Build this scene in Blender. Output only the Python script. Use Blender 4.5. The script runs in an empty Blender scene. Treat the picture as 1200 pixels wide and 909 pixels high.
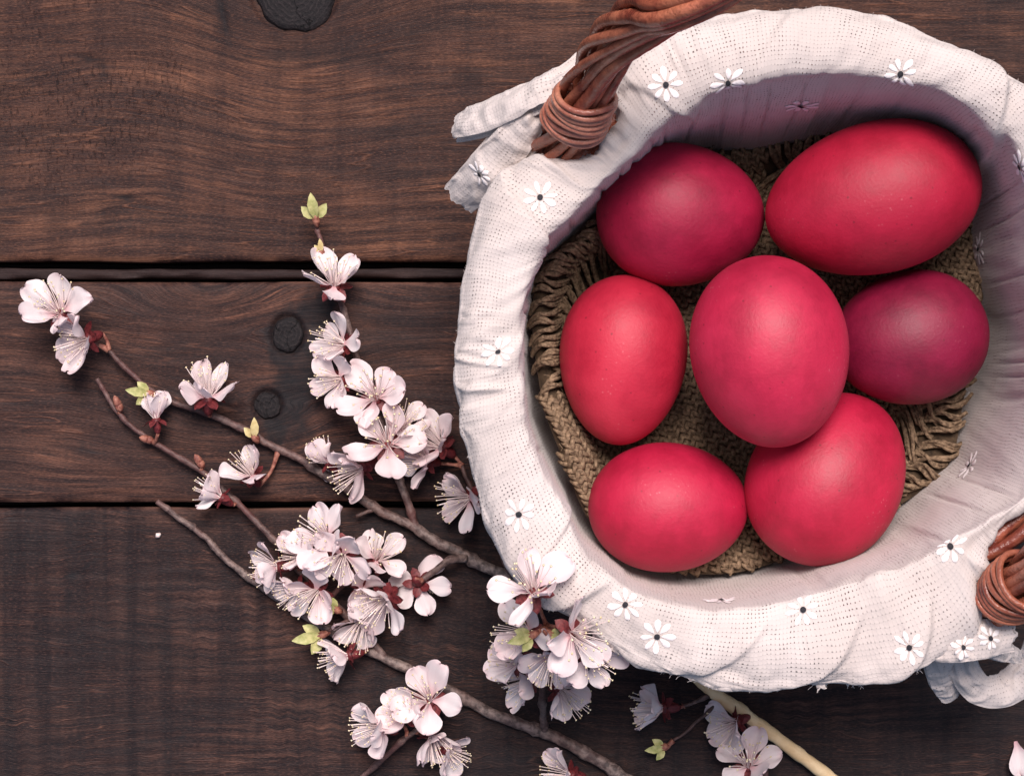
import bpy, bmesh, math, random
import numpy as np
from mathutils import Vector, Matrix, Quaternion
from mathutils.bvhtree import BVHTree

# ------------------------------------------------------------------ camera, sky, sun, exposure
scene = bpy.context.scene
H = 0.80                      # camera height above the table (m)
S = 3500.0                    # photograph pixels per metre on the table
cam_d = bpy.data.cameras.new("camera")
cam = bpy.data.objects.new("camera", cam_d)
scene.collection.objects.link(cam)
cam.location = (0, 0, H)
cam_d.sensor_width = 36.0
cam_d.lens = 36.0 * H / (1200.0 / S)
cam_d.clip_start, cam_d.clip_end = 0.02, 50.0
scene.camera = cam

SUN_AZ, SUN_EL = 84.0, 66.0
world = bpy.data.worlds.new("World"); scene.world = world
world.use_nodes = True
wn = world.node_tree.nodes; wl = world.node_tree.links
bg = wn["Background"]
sky = wn.new("ShaderNodeTexSky"); sky.sky_type = 'NISHITA'; sky.sun_disc = False
sky.sun_elevation = math.radians(SUN_EL); sky.sun_rotation = math.radians(90 - SUN_AZ)
sky.dust_density = 3.0; sky.air_density = 0.8
wl.new(sky.outputs[0], bg.inputs[0]); bg.inputs[1].default_value = 0.085
sun_d = bpy.data.lights.new("sun", 'SUN'); sun_d.energy = 3.3; sun_d.angle = math.radians(24)
sun_d.color = (1.0, 0.87, 0.835)
sun = bpy.data.objects.new("sun", sun_d); scene.collection.objects.link(sun)
_sd = Vector((math.cos(math.radians(SUN_AZ)) * math.cos(math.radians(SUN_EL)),
              math.sin(math.radians(SUN_AZ)) * math.cos(math.radians(SUN_EL)), math.sin(math.radians(SUN_EL))))
sun.rotation_euler = _sd.to_track_quat('Z', 'Y').to_euler(); sun.location = _sd * 3
scene.view_settings.view_transform = 'Standard'
scene.view_settings.look = 'None'
scene.view_settings.gamma = 1.0
scene.view_settings.exposure = 0.60
scene.view_settings.use_curve_mapping = False

rng = random.Random(7)
nrng = np.random.default_rng(7)
col = scene.collection


def U(px, py, z=0.0):
    """the world point at height z that the photograph shows at pixel px, py"""
    k = (H - z) / H / S
    return Vector(((px - 600.0) * k, -(py - 454.5) * k, z))


# ------------------------------------------------------------------ numeric helpers
def vnoise(x, y, seed=0):
    x = np.asarray(x, float); y = np.asarray(y, float)
    x, y = np.broadcast_arrays(x, y)
    xi = np.floor(x).astype(np.int64); yi = np.floor(y).astype(np.int64)
    fx = x - xi; fy = y - yi
    fx = fx * fx * (3 - 2 * fx); fy = fy * fy * (3 - 2 * fy)

    def hsh(a, b):
        n = (a * 374761393 + b * 668265263 + seed * 1274126177) & 0xFFFFFFFF
        n = ((n ^ (n >> 13)) * 1274126177) & 0xFFFFFFFF
        n = n ^ (n >> 16)
        return (n & 0xFFFF) / 32767.5 - 1.0
    return ((hsh(xi, yi) * (1 - fx) + hsh(xi + 1, yi) * fx) * (1 - fy) +
            (hsh(xi, yi + 1) * (1 - fx) + hsh(xi + 1, yi + 1) * fx) * fy)


def fbm(x, y, seed=0, o=3):
    r = 0; a = 1.0; f = 1.0
    for k in range(o):
        r = r + a * vnoise(x * f, y * f, seed + k * 17); a *= .5; f *= 2.03
    return r


def sstep(a, b, x):
    t = np.clip((x - a) / (b - a), 0, 1)
    return t * t * (3 - 2 * t)


def catmull(pts, n):
    """resample a polyline of vectors smoothly to n points"""
    P = np.array([list(p) for p in pts], float)
    P = np.vstack([2 * P[0] - P[1], P, 2 * P[-1] - P[-2]])
    m = len(P) - 3
    t = np.linspace(0, m - 1e-9, n)
    i = np.floor(t).astype(int); f = (t - i)[:, None]
    a, b, c, d = P[i], P[i + 1], P[i + 2], P[i + 3]
    return .5 * (2 * b + (c - a) * f + (2 * a - 5 * b + 4 * c - d) * f ** 2 + (3 * b - a - 3 * c + d) * f ** 3)


def frames(P):
    """rotation-minimising frames along an (n,3) polyline"""
    T = np.gradient(P, axis=0); T /= np.linalg.norm(T, axis=1)[:, None] + 1e-12
    n0 = np.cross(T[0], [0, 0, 1.0])
    if np.linalg.norm(n0) < 1e-3: n0 = np.cross(T[0], [0, 1.0, 0])
    n0 /= np.linalg.norm(n0)
    N = [n0]
    for k in range(1, len(P)):
        v = N[-1] - T[k] * np.dot(N[-1], T[k]); N.append(v / (np.linalg.norm(v) + 1e-12))
    N = np.array(N); B = np.cross(T, N)
    return T, N, B


class MB:
    def __init__(s): s.v = []; s.f = []; s.m = []; s.a = []

    def add(s, V, F, m=0, a=0.0):
        o = len(s.v); s.v += [tuple(p) for p in V]
        s.f += [tuple(i + o for i in q) for q in F]; s.m += [m] * len(F)
        if np.isscalar(a): s.a += [a] * len(V)
        else: s.a += list(a)

    def tube(s, P, R, sides=8, m=0, a=0.0, cap=True, closed=False, flat=1.0, jitter=0.0):
        P = np.array([list(p) for p in P], float); n = len(P)
        R = np.full(n, R) if np.isscalar(R) else np.asarray(R, float)
        T, N, B = frames(P)
        ang = np.linspace(0, 2 * math.pi, sides, endpoint=False)
        rr = R[:, None] * np.ones(sides)
        if jitter: rr = rr * (1 + jitter * nrng.uniform(-1, 1, (n, sides)))
        V = P[:, None, :] + (N[:, None, :] * np.cos(ang)[None, :, None] + B[:, None, :] * (np.sin(ang) * flat)[None, :, None]) * rr[:, :, None]
        F = []
        for i in range(n if closed else n - 1):
            j = (i + 1) % n
            for k in range(sides):
                l = (k + 1) % sides
                F.append((i * sides + k, i * sides + l, j * sides + l, j * sides + k))
        if cap and not closed:
            F.append(tuple(range(sides - 1, -1, -1))); F.append(tuple((n - 1) * sides + k for k in range(sides)))
        if not np.isscalar(a): a = np.repeat(np.asarray(a, float), sides)
        s.add(V.reshape(-1, 3), F, m, a)

    def mesh(s, name, mats, smooth=True, attr=None):
        me = bpy.data.meshes.new(name); me.from_pydata(s.v, [], s.f)
        for m in (mats if isinstance(mats, (list, tuple)) else [mats]): me.materials.append(m)
        me.polygons.foreach_set("material_index", s.m)
        me.polygons.foreach_set("use_smooth", [smooth] * len(s.f))
        if attr:
            at = me.attributes.new(attr, 'FLOAT', 'POINT'); at.data.foreach_set("value", np.array(s.a, np.float32))
        me.update(); return me


def link(name, me, parent=None, label=None, cat=None, group=None, kind=None):
    o = bpy.data.objects.new(name, me); col.objects.link(o)
    if parent is not None: o.parent = parent
    if label: o["label"] = label
    if cat: o["category"] = cat
    if group: o["group"] = group
    if kind: o["kind"] = kind
    return o


def grid_mesh(name, V, mats, closed_u=False, uv=None, attrs=None):
    """V is (nu, nv, 3)"""
    nu, nv, _ = V.shape
    iu = np.arange(nu if closed_u else nu - 1); iv = np.arange(nv - 1)
    a, b = np.meshgrid(iu, iv, indexing='ij'); a2 = (a + 1) % nu
    F = np.stack([a * nv + b, a2 * nv + b, a2 * nv + b + 1, a * nv + b + 1], -1).reshape(-1, 4)
    me = bpy.data.meshes.new(name)
    me.vertices.add(nu * nv); me.vertices.foreach_set("co", V.reshape(-1).astype(np.float32))
    me.loops.add(F.size); me.loops.foreach_set("vertex_index", F.reshape(-1).astype(np.int32))
    me.polygons.add(len(F)); me.polygons.foreach_set("loop_start", np.arange(0, F.size, 4, dtype=np.int32))
    me.polygons.foreach_set("use_smooth", np.ones(len(F), bool))
    if uv is not None:
        L = me.uv_layers.new(name="UVMap")
        c = uv.reshape(-1, 2)[F.reshape(-1)].copy()
        if closed_u:
            c = c.reshape(-1, 4, 2); w = (a == nu - 1).reshape(-1)
            per = uv[1, 0, 0] * nu
            c[w, 1, 0] += per; c[w, 2, 0] += per
            c = c.reshape(-1, 2)
        L.data.foreach_set("uv", c.reshape(-1).astype(np.float32))
    for nme, (tp, arr) in (attrs or {}).items():
        at = me.attributes.new(nme, tp, 'POINT')
        at.data.foreach_set("vector" if tp == 'FLOAT_VECTOR' else "value", np.asarray(arr, np.float32).reshape(-1))
    for m in (mats if isinstance(mats, (list, tuple)) else [mats]): me.materials.append(m)
    me.update(calc_edges=True); me.validate()
    return me


# ------------------------------------------------------------------ material helpers
class NT:
    def __init__(s, name):
        s.mat = bpy.data.materials.new(name); s.mat.use_nodes = True
        s.t = s.mat.node_tree; s.n = s.t.nodes; s.l = s.t.links
        s.bsdf = s.n["Principled BSDF"]; s.out = s.n["Material Output"]

    def put(s, inp, v):
        if isinstance(v, bpy.types.NodeSocket): s.l.new(v, inp)
        else:
            if inp.type == 'RGBA' and len(v) == 3: v = (*v, 1)
            inp.default_value = v

    def node(s, tp, props=None, **kw):
        n = s.n.new(tp)
        for k, v in (props or {}).items(): setattr(n, k, v)
        for k, v in kw.items(): s.put(n.inputs[k.replace('_', ' ')], v)
        return n

    def math(s, op, a, b=0.0, c=None, clamp=False):
        n = s.n.new("ShaderNodeMath"); n.operation = op; n.use_clamp = clamp
        s.put(n.inputs[0], a); s.put(n.inputs[1], b)
        if c is not None: s.put(n.inputs[2], c)
        return n.outputs[0]

    def noise(s, vec, scale=1.0, detail=3.0, rough=.5, dist=0.0, dim='3D'):
        n = s.node("ShaderNodeTexNoise", {'noise_dimensions': dim}, Scale=scale, Detail=detail, Roughness=rough, Distortion=dist)
        if vec is not None: s.l.new(vec, n.inputs['Vector'])
        return n.outputs['Fac']

    def ramp(s, fac, stops, interp='LINEAR'):
        n = s.n.new("ShaderNodeValToRGB"); n.color_ramp.interpolation = interp
        e = n.color_ramp.elements
        while len(e) < len(stops): e.new(.5)
        for k, (p, c) in enumerate(stops):
            e[k].position = p; e[k].color = (c, c, c, 1) if np.isscalar(c) else (*c, 1)
        s.put(n.inputs[0], fac); return n.outputs[0]

    def mix(s, fac, a, b, blend='MIX'):
        n = s.n.new("ShaderNodeMix"); n.data_type = 'RGBA'; n.blend_type = blend
        s.put(n.inputs[0], fac); s.put(n.inputs[6], a); s.put(n.inputs[7], b)
        return n.outputs[2]

    def vmul(s, v, k):
        n = s.n.new("ShaderNodeVectorMath"); n.operation = 'MULTIPLY'
        s.put(n.inputs[0], v); n.inputs[1].default_value = k
        return n.outputs[0]

    def attr(s, name, out='Fac'):
        return s.node("ShaderNodeAttribute", {'attribute_name': name}).outputs[out]

    def coord(s, w='Object'):
        return s.node("ShaderNodeTexCoord").outputs[w]

    def bump(s, h, strength=.3, dist=.001):
        n = s.node("ShaderNodeBump", Strength=strength, Distance=dist, Height=h)
        s.l.new(n.outputs[0], s.bsdf.inputs['Normal']); return n

    def set(s, **kw):
        for k, v in kw.items(): s.put(s.bsdf.inputs[k.replace('_', ' ')], v)
        return s


# --- dark stained boards: 'gc' carries the grain coordinate, 'stain' and 'peck' where stains, painted shade and saw pecks sit
def wood_material(name, base, dark, light, band, lines, ridge=.55):
    m = NT(name)
    gc = m.attr('gc', 'Vector')
    broad = m.noise(m.vmul(gc, (.0030, .022, 1)), 1, 4, .6)
    mid = m.noise(m.vmul(gc, (.010, .16, 1)), 1, 4, .6)
    fine = m.noise(m.vmul(gc, (.022, .75, 1)), 1, 3, .65)
    hair = m.noise(m.vmul(gc, (.05, 2.2, 1)), 1, 2, .6)
    c = m.mix(m.ramp(broad, [(.30, 0), (.70, 1)]), dark, base)
    patch = m.ramp(m.noise(m.vmul(gc, (.0042, .013, 2)), 1, 3, .55), [(.38, .18), (.62, 1)])
    c = m.mix(m.math('MULTIPLY', m.ramp(mid, [(.42, 0), (.70, .95)]), patch), c, light)
    c = m.mix(m.ramp(mid, [(.28, .75), (.46, 0)]), c, dark)
    c = m.mix(m.ramp(fine, [(.30, .45), (.55, 0)]), c, (dark[0] * .45, dark[1] * .45, dark[2] * .5))
    c = m.mix(m.ramp(hair, [(.32, .35), (.6, 0)]), c, (dark[0] * .6, dark[1] * .6, dark[2] * .6))
    # worn pale ridges along the year rings
    rid = m.noise(m.vmul(gc, (.0045, .055, 1)), 1, 2, .5)
    rl = m.math('ABSOLUTE', m.math('SUBTRACT', m.math('FRACT', m.math('MULTIPLY', rid, lines)), .5))
    gate = m.ramp(m.noise(m.vmul(gc, (.012, .03, 3)), 1, 2, .5), [(.46, 0), (.62, 1)])
    rmask = m.math('MULTIPLY', m.ramp(rl, [(0, 1), (.10, 0)]), gate)
    c = m.mix(m.math('MULTIPLY', rmask, ridge), c, light)
    # vertical saw marks
    oc = m.coord('Object')
    sw = m.noise(m.vmul(oc, (170, 9, 1)), 1, 2, .5)
    c = m.mix(m.math('MULTIPLY', m.ramp(sw, [(.36, 1), (.58, 0)]), band), c, (dark[0] * .42, dark[1] * .46, dark[2] * .60))
    pk = m.noise(m.vmul(oc, (950, 300, 1)), 1, 3, .6)
    pkm = m.math('MULTIPLY', m.ramp(pk, [(.33, 1), (.44, 0)]), m.attr('peck'))
    c = m.mix(m.math('MULTIPLY', pkm, .85), c, (.008, .007, .007))
    blotch = m.noise(m.vmul(oc, (30, 60, 1)), 1, 4, .6)
    c = m.mix(m.ramp(blotch, [(.38, .5), (.62, 0)]), c, (dark[0] * .7, dark[1] * .72, dark[2] * .85))
    pore = m.noise(m.vmul(oc, (700, 3800, 1)), 1, 2, .6)
    c = m.mix(m.ramp(pore, [(.34, .55), (.52, 0)]), c, (dark[0] * .5, dark[1] * .5, dark[2] * .5))
    c = m.mix(m.ramp(pore, [(.54, 0), (.72, .35)]), c, light)
    c = m.mix(m.math('MULTIPLY', m.attr('wear'), .7), c, (light[0] * 1.15, light[1] * 1.25, light[2] * 1.35))
    c = m.mix(m.math('MULTIPLY', m.attr('stain_shade'), m.ramp(m.math('ADD', m.math('MULTIPLY', fine, .5), m.math('MULTIPLY', m.noise(oc, 260, 4, .6), .5)), [(.40, 1), (.66, .72)])), c, (.0070, .0072, .009))
    h = m.math('ADD', m.math('MULTIPLY', fine, .7), m.math('MULTIPLY', hair, .3))
    h = m.math('ADD', h, m.math('MULTIPLY', rmask, .8))
    h = m.math('SUBTRACT', h, m.math('MULTIPLY', pkm, 1.4))
    h = m.math('ADD', h, m.math('MULTIPLY', sw, band * 1.2))
    m.set(Base_Color=c, Roughness=m.ramp(fine, [(.3, .75), (.7, .5)]))
    m.bsdf.inputs['Specular IOR Level'].default_value = .16
    m.bump(h, .40, .0009)
    return m.mat


def linen_material():
    m = NT('linen')
    uv = m.coord('UV')
    sep = m.node("ShaderNodeSeparateXYZ"); 
    wob = m.node("ShaderNodeTexNoise", None, Scale=90.0, Detail=2.0); m.l.new(uv, wob.inputs['Vector'])
    vm = m.node("ShaderNodeVectorMath", {'operation': 'MULTIPLY_ADD'})
    m.l.new(wob.outputs['Color'], vm.inputs[0]); vm.inputs[1].default_value = (.0026, .0026, 0); m.l.new(uv, vm.inputs[2])
    m.l.new(vm.outputs[0], sep.inputs[0])
    P = 1 / .00118

    def thread(c, other):
        f = m.math('ABSOLUTE', m.math('SUBTRACT', m.math('FRACT', m.math('MULTIPLY', c, P)), .5))   # 0 mid thread .. .5 gap
        idx = m.math('FLOOR', m.math('MULTIPLY', c, P))
        cv = m.node("ShaderNodeCombineXYZ"); m.l.new(idx, cv.inputs[0]); m.l.new(m.math('MULTIPLY', other, 140), cv.inputs[1])
        w = m.noise(cv.outputs[0], 1.7, 3, .6)
        return f, w
    fu, wu = thread(sep.outputs[0], sep.outputs[1])
    fv, wv = thread(sep.outputs[1], sep.outputs[0])
    gu = m.math('SUBTRACT', fu, m.math('MULTIPLY_ADD', wu, .80, -.05))
    gv = m.math('SUBTRACT', fv, m.math('MULTIPLY_ADD', wv, .80, -.05))
    hole = m.math('MULTIPLY', m.ramp(gu, [(.0, 0), (.08, 1)]), m.ramp(gv, [(.0, 0), (.08, 1)]))
    loose = m.ramp(m.noise(uv, 45, 2, .5), [(.36, .25), (.56, 1)])
    hole = m.math('MULTIPLY', hole, loose)
    groove = m.math('MAXIMUM', m.ramp(fu, [(.2, 0), (.5, 1)]), m.ramp(fv, [(.2, 0), (.5, 1)]))
    tone = m.noise(uv, 24, 3, .6)
    c = m.mix(m.ramp(tone, [(.35, 0), (.65, 1)]), (.520, .462, .432), (.595, .540, .512))
    c = m.mix(m.math('MULTIPLY', groove, .14), c, (.46, .43, .40))
    c = m.mix(m.ramp(wu, [(.3, .15), (.5, 0)]), c, (.47, .44, .41))
    m.set(Base_Color=c, Roughness=.9)
    m.bsdf.inputs['Specular IOR Level'].default_value = .15
    m.bsdf.inputs['Sheen Weight'].default_value = .15
    fib = m.noise(m.vmul(uv, (1, 1, 1)), 2600, 2, .6)
    m.bump(m.math('ADD', m.math('SUBTRACT', 1.0, groove), m.math('MULTIPLY', fib, .8)), .16, .0005)
    tl = m.node("ShaderNodeBsdfTranslucent", None, Color=(.62, .5, .47))
    mx = m.node("ShaderNodeMixShader"); mx.inputs[0].default_value = .02
    m.l.new(m.bsdf.outputs[0], mx.inputs[1]); m.l.new(tl.outputs[0], mx.inputs[2])
    tr = m.node("ShaderNodeBsdfTransparent")
    m2 = m.node("ShaderNodeMixShader"); m.l.new(m.math('MULTIPLY', hole, .85), m2.inputs[0])
    m.l.new(mx.outputs[0], m2.inputs[1]); m.l.new(tr.outputs[0], m2.inputs[2])
    m.l.new(m2.outputs[0], m.out.inputs[0])
    return m.mat


def egg_material(name, base, dark):
    m = NT(name)
    oc = m.coord('Object')
    mott = m.noise(oc, 62, 6, .68)
    c = m.mix(m.ramp(mott, [(.28, .15), (.54, 1)]), dark, base)
    c = m.mix(m.ramp(m.noise(oc, 28, 3, .6), [(.56, 0), (.74, .30)]), c, (min(1, base[0] * 1.25), base[1] * 3.2, base[2] * 1.9))
    streak = m.noise(m.vmul(oc, (25, 90, 90)), 1, 3, .6)
    c = m.mix(m.ramp(streak, [(.4, .25), (.6, 0)]), c, dark)
    vor = m.node("ShaderNodeTexVoronoi", None, Scale=520.0); m.l.new(oc, vor.inputs['Vector'])
    speck = m.math('MULTIPLY', m.ramp(vor.outputs['Distance'], [(.10, 1), (.20, 0)]), m.ramp(m.noise(oc, 60, 2), [(.55, 0), (.7, 1)]))
    c = m.mix(m.math('MULTIPLY', speck, .20), c, (.80, .30, .33))
    v2 = m.node("ShaderNodeTexVoronoi", None, Scale=210.0); m.l.new(oc, v2.inputs['Vector'])
    c = m.mix(m.math('MULTIPLY', m.ramp(v2.outputs['Distance'], [(.05, 1), (.10, 0)]), .6), c, (.12, .004, .012))
    fine = m.noise(oc, 900, 3, .6)
    m.set(Base_Color=c, Roughness=m.ramp(mott, [(.3, .50), (.7, .60)]))
    m.bsdf.inputs['Specular IOR Level'].default_value = .50
    m.bump(fine, .22, .0005)
    return m.mat


def simple(name, c1, c2, scale, rough=.6, bumps=.3, dist=.0005, stretch=(1, 1, 1), spec=.3, detail=4):
    m = NT(name); oc = m.coord('Object')
    n = m.noise(m.vmul(oc, stretch), scale, detail, .6)
    m.set(Base_Color=m.mix(m.ramp(n, [(.35, 0), (.65, 1)]), c1, c2), Roughness=rough)
    m.bsdf.inputs['Specular IOR Level'].default_value = spec
    if bumps: m.bump(n, bumps, dist)
    return m.mat


def petal_material():
    m = NT('petal')
    g = m.attr('along')
    oc = m.coord('Object')
    vein = m.noise(m.vmul(oc, (60, 1500, 60)), 1, 2, .5)
    oi = m.node("ShaderNodeObjectInfo").outputs['Random']
    tint = m.mix(oi, (.90, .86, .855), (.88, .77, .78))
    c = m.mix(m.ramp(g, [(.0, 1), (.35, .12), (.75, 0), (1, .35)]), tint, (.74, .42, .45))
    c = m.mix(m.ramp(vein, [(.36, .12), (.52, 0)]), c, (.74, .54, .56))
    m.set(Base_Color=c, Roughness=.6)
    m.bsdf.inputs['Specular IOR Level'].default_value = .2
    m.bump(vein, .12, .0003)
    tl = m.node("ShaderNodeBsdfTranslucent", None, Color=(.80, .62, .62))
    mx = m.node("ShaderNodeMixShader"); mx.inputs[0].default_value = .34
    m.l.new(m.bsdf.outputs[0], mx.inputs[1]); m.l.new(tl.outputs[0], mx.inputs[2])
    m.l.new(mx.outputs[0], m.out.inputs[0])
    return m.mat


def bark_material():
    m = NT('bark'); oc = m.coord('Object')
    n = m.noise(oc, 420, 4, .65)
    big = m.noise(oc, 70, 3, .6)
    c = m.mix(m.ramp(n, [(.35, 0), (.65, 1)]), (.030, .014, .013), (.115, .060, .050))
    c = m.mix(m.ramp(big, [(.4, 0), (.65, .6)]), c, (.10, .035, .032))
    grey = m.mix(m.ramp(n, [(.38, 0), (.62, 1)]), (.055, .042, .038), (.27, .215, .19))
    c = m.mix(m.attr('grey'), c, grey)
    m.set(Base_Color=c, Roughness=.6); m.bump(n, .7, .0008)
    return m.mat


def wicker_material(name, a, b):
    m = NT(name); oc = m.coord('Object')
    n = m.noise(oc, 130, 4, .6); f = m.noise(oc, 900, 3, .6)
    oi = m.node("ShaderNodeObjectInfo").outputs['Random']
    c = m.mix(m.ramp(n, [(.35, 0), (.65, 1)]), a, b)
    c = m.mix(m.math('MULTIPLY', oi, .65), c, (a[0] * .7, a[1] * .5, a[2] * .55))
    c = m.mix(m.ramp(m.noise(oc, 45, 3, .6), [(.5, 0), (.7, .55)]), c, (b[0] * 1.05, b[1] * 1.25, b[2] * 1.2))
    c = m.mix(m.ramp(f, [(.3, .4), (.5, 0)]), c, (a[0] * .5, a[1] * .4, a[2] * .4))
    m.set(Base_Color=c, Roughness=.27); m.bsdf.inputs['Specular IOR Level'].default_value = .5
    m.bump(f, .45, .0008)
    return m.mat


M = {}
M['linen'] = linen_material()
M['petal'] = petal_material()
M['bark'] = bark_material()
M['wicker'] = wicker_material('wicker', (.19, .044, .028), (.56, .180, .100))
M['wicker_pale'] = wicker_material('wicker_binding', (.30, .100, .064), (.58, .235, .155))
M['calyx'] = simple('calyx', (.060, .008, .011), (.165, .028, .030), 900, .5)
M['filament'] = simple('filament', (.80, .70, .66), (.74, .60, .58), 300, .6, 0)
M['anther'] = simple('anther', (.66, .50, .26), (.80, .72, .52), 300, .7, 0)
M['bud_leaf'] = simple('bud_leaf', (.27, .29, .10), (.46, .44, .20), 500, .5, .2)
M['bud_scale'] = simple('bud_scale', (.13, .035, .028), (.36, .16, .11), 700, .55, .4)
M['leaf_pale'] = simple('leaf_pale', (.45, .36, .16), (.58, .50, .26), 500, .5, .2)
M['jute'] = simple('jute', (.078, .051, .032), (.29, .205, .130), 700, .8, .8, .0006, (1, 1, 1), .2)
M['jute_base'] = simple('jute_base', (.03, .02, .012), (.08, .052, .03), 400, .9, .8)
M['print_white'] = simple('embroidery_white', (.84, .80, .79), (.76, .71, .70), 1500, .7, .5, .0004)
M['print_black'] = simple('embroidery_black', (.015, .015, .02), (.03, .03, .035), 1500, .8, .5)
M['peeled'] = simple('peeled_wood', (.62, .44, .23), (.74, .58, .35), 160, .55, .4, .0006, (1, 1, 1))
M['thread'] = simple('linen_thread', (.72, .64, .61), (.78, .71, .68), 200, .9, 0)
M['knot'] = simple('knot_wood', (.006, .007, .009), (.026, .024, .028), 420, .7, .9, .0012, (1, 1, 1), .12, 6)
M['under'] = simple('under_board', (.020, .013, .012), (.045, .03, .027), 90, .8, .5, .001, (.1, 1, 1))
M['crumb'] = simple('crumb', (.6, .45, .42), (.75, .66, .62), 900, .7, .3)

# ------------------------------------------------------------------ the table: three boards
table = link('table_top', None, kind='structure', label='dark brown stained wooden table boards')


def gauss(X, Y, x, y, sx, sy, rot=0.0):
    c, s = math.cos(math.radians(rot)), math.sin(math.radians(rot))
    dx = (X - x) * c + (Y - y) * s; dy = -(X - x) * s + (Y - y) * c
    return np.exp(-(dx / sx) ** 2 - (dy / sy) ** 2)


def knot_push(X, Y, x, y, amp, w, fall):
    d = Y - y
    return np.tanh(d / 10.0) * amp * np.exp(-((X - x) / w) ** 2) * np.exp(-np.abs(d) / fall)


def plank(px0, px1, py0, py1, seed, fields, mat, edge_wob):
    """one board; py0 is its far edge, py1 its near edge (photo pixels on the table plane)"""
    nx = int((px1 - px0) / 3.2); ny = max(30, int((py1 - py0) / 3.0))
    X1 = np.linspace(px0, px1, nx); t = np.linspace(0, 1, ny)
    X, T = np.meshgrid(X1, t, indexing='ij')
    e0 = py0 + edge_wob * vnoise(X / 90, 0 * X + 3, seed); e1 = py1 + edge_wob * vnoise(X / 90, 0 * X + 9, seed + 5)
    Y = e0 + (e1 - e0) * T
    g, stain_shade, peck, hgt = fields(X, Y)
    wear = np.exp(-np.minimum(Y - e0, e1 - Y) / 2.6) * sstep(-.35, .5, fbm(X / 45, Y / 30, seed + 70))
    d = np.minimum(Y - e0, e1 - Y)
    z = hgt / S - .0012 * np.exp(-np.maximum(d, 0) / 4.0)
    z -= .0011 * np.exp(-np.maximum(d, 0) / 2.0) * np.clip(fbm(X / 16, Y / 9, seed + 40) * .9 + .2, 0, 1.5)
    V = np.stack([(X - 600) / S, -(Y - 454.5) / S, z], -1)
    # sides: carry the far and near edge down 24 mm
    def skirt(row, dz): r = row.copy(); r[:, 2] = dz; return r[:, None, :]
    V = np.concatenate([skirt(V[:, 0], -.024), skirt(V[:, 0], -.010), skirt(V[:, 0], -.003), V, skirt(V[:, -1], -.003), skirt(V[:, -1], -.010), skirt(V[:, -1], -.024)], 1)
    pad = lambda a: np.concatenate([a[:, :1]] * 3 + [a] + [a[:, -1:]] * 3, 1)
    gcv = np.stack([pad(X), pad(g), np.full_like(pad(X), seed * 3.7)], -1)
    V = V[:, ::-1]; gcv = gcv[:, ::-1]
    me = grid_mesh('plank', V, mat, attrs={'gc': ('FLOAT_VECTOR', gcv), 'stain_shade': ('FLOAT', pad(stain_shade)[:, ::-1]), 'peck': ('FLOAT', pad(peck)[:, ::-1]), 'wear': ('FLOAT', np.concatenate([wear[:, :1] * 0] * 2 + [wear[:, :1], wear, wear[:, -1:]] + [wear[:, :1] * 0] * 2, 1)[:, ::-1])})
    return link('plank', me, table)


def fields_far(X, Y):
    g = Y - 62 * np.exp(-((X - 335) / 120) ** 2) * np.exp(-np.maximum(Y - 15, 0) / 110)
    g = g + 20 * np.exp(-((X - 170) / 120) ** 2) * np.exp(-((Y - 120) / 120) ** 2)
    g = g + 12 * fbm(X / 380, Y / 150, 3, 2) + .9 * fbm(X / 60, Y / 26, 4)
    g = g + knot_push(X, Y, 105, 70, 9, 34, 18) + knot_push(X, Y, 145, 233, 8, 30, 16)
    st = .95 * gauss(X, Y, 104, 69, 17, 4.5, 14) + .6 * gauss(X, Y, 122, 84, 4, 11, -10) + .95 * gauss(X, Y, 146, 232, 13, 4, 8)
    st += .8 * gauss(X, Y, 262, 22, 5, 34, -14) + .5 * gauss(X, Y, 140, 268, 2.5, 7)
    st += .5 * np.exp(-((Y - 250 - .6 * (120 - X)) / 2.0) ** 2) * (np.abs(X - 108) < 14)
    st += .34 * sstep(.1, .6, fbm(X / 140, Y / 22, 12)) * sstep(200, 330, X)
    st += .30 * gauss(X, Y, 345, 10, 90, 60)
    st += .20 * sstep(900, 1150, X)  # painted vignette: the board darkens towards its right end
    pk = sstep(.15, .75, gauss(X, Y, 95, 125, 130, 105) + .25 * fbm(X / 40, Y / 40, 8))
    h = -2.5 * gauss(X, Y, 104, 69, 14, 4, 14) - 2.0 * gauss(X, Y, 146, 232, 11, 3.5, 8) - 3 * gauss(X, Y, 262, 22, 4, 30, -14)
    h = h + .5 * fbm(X / 60, Y / 14, 31) - 6 * sstep(1.06, .99, np.hypot((X - 345) / 50, (Y + 8) / 47.5))
    return g, np.clip(st, 0, .97), pk, h


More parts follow.
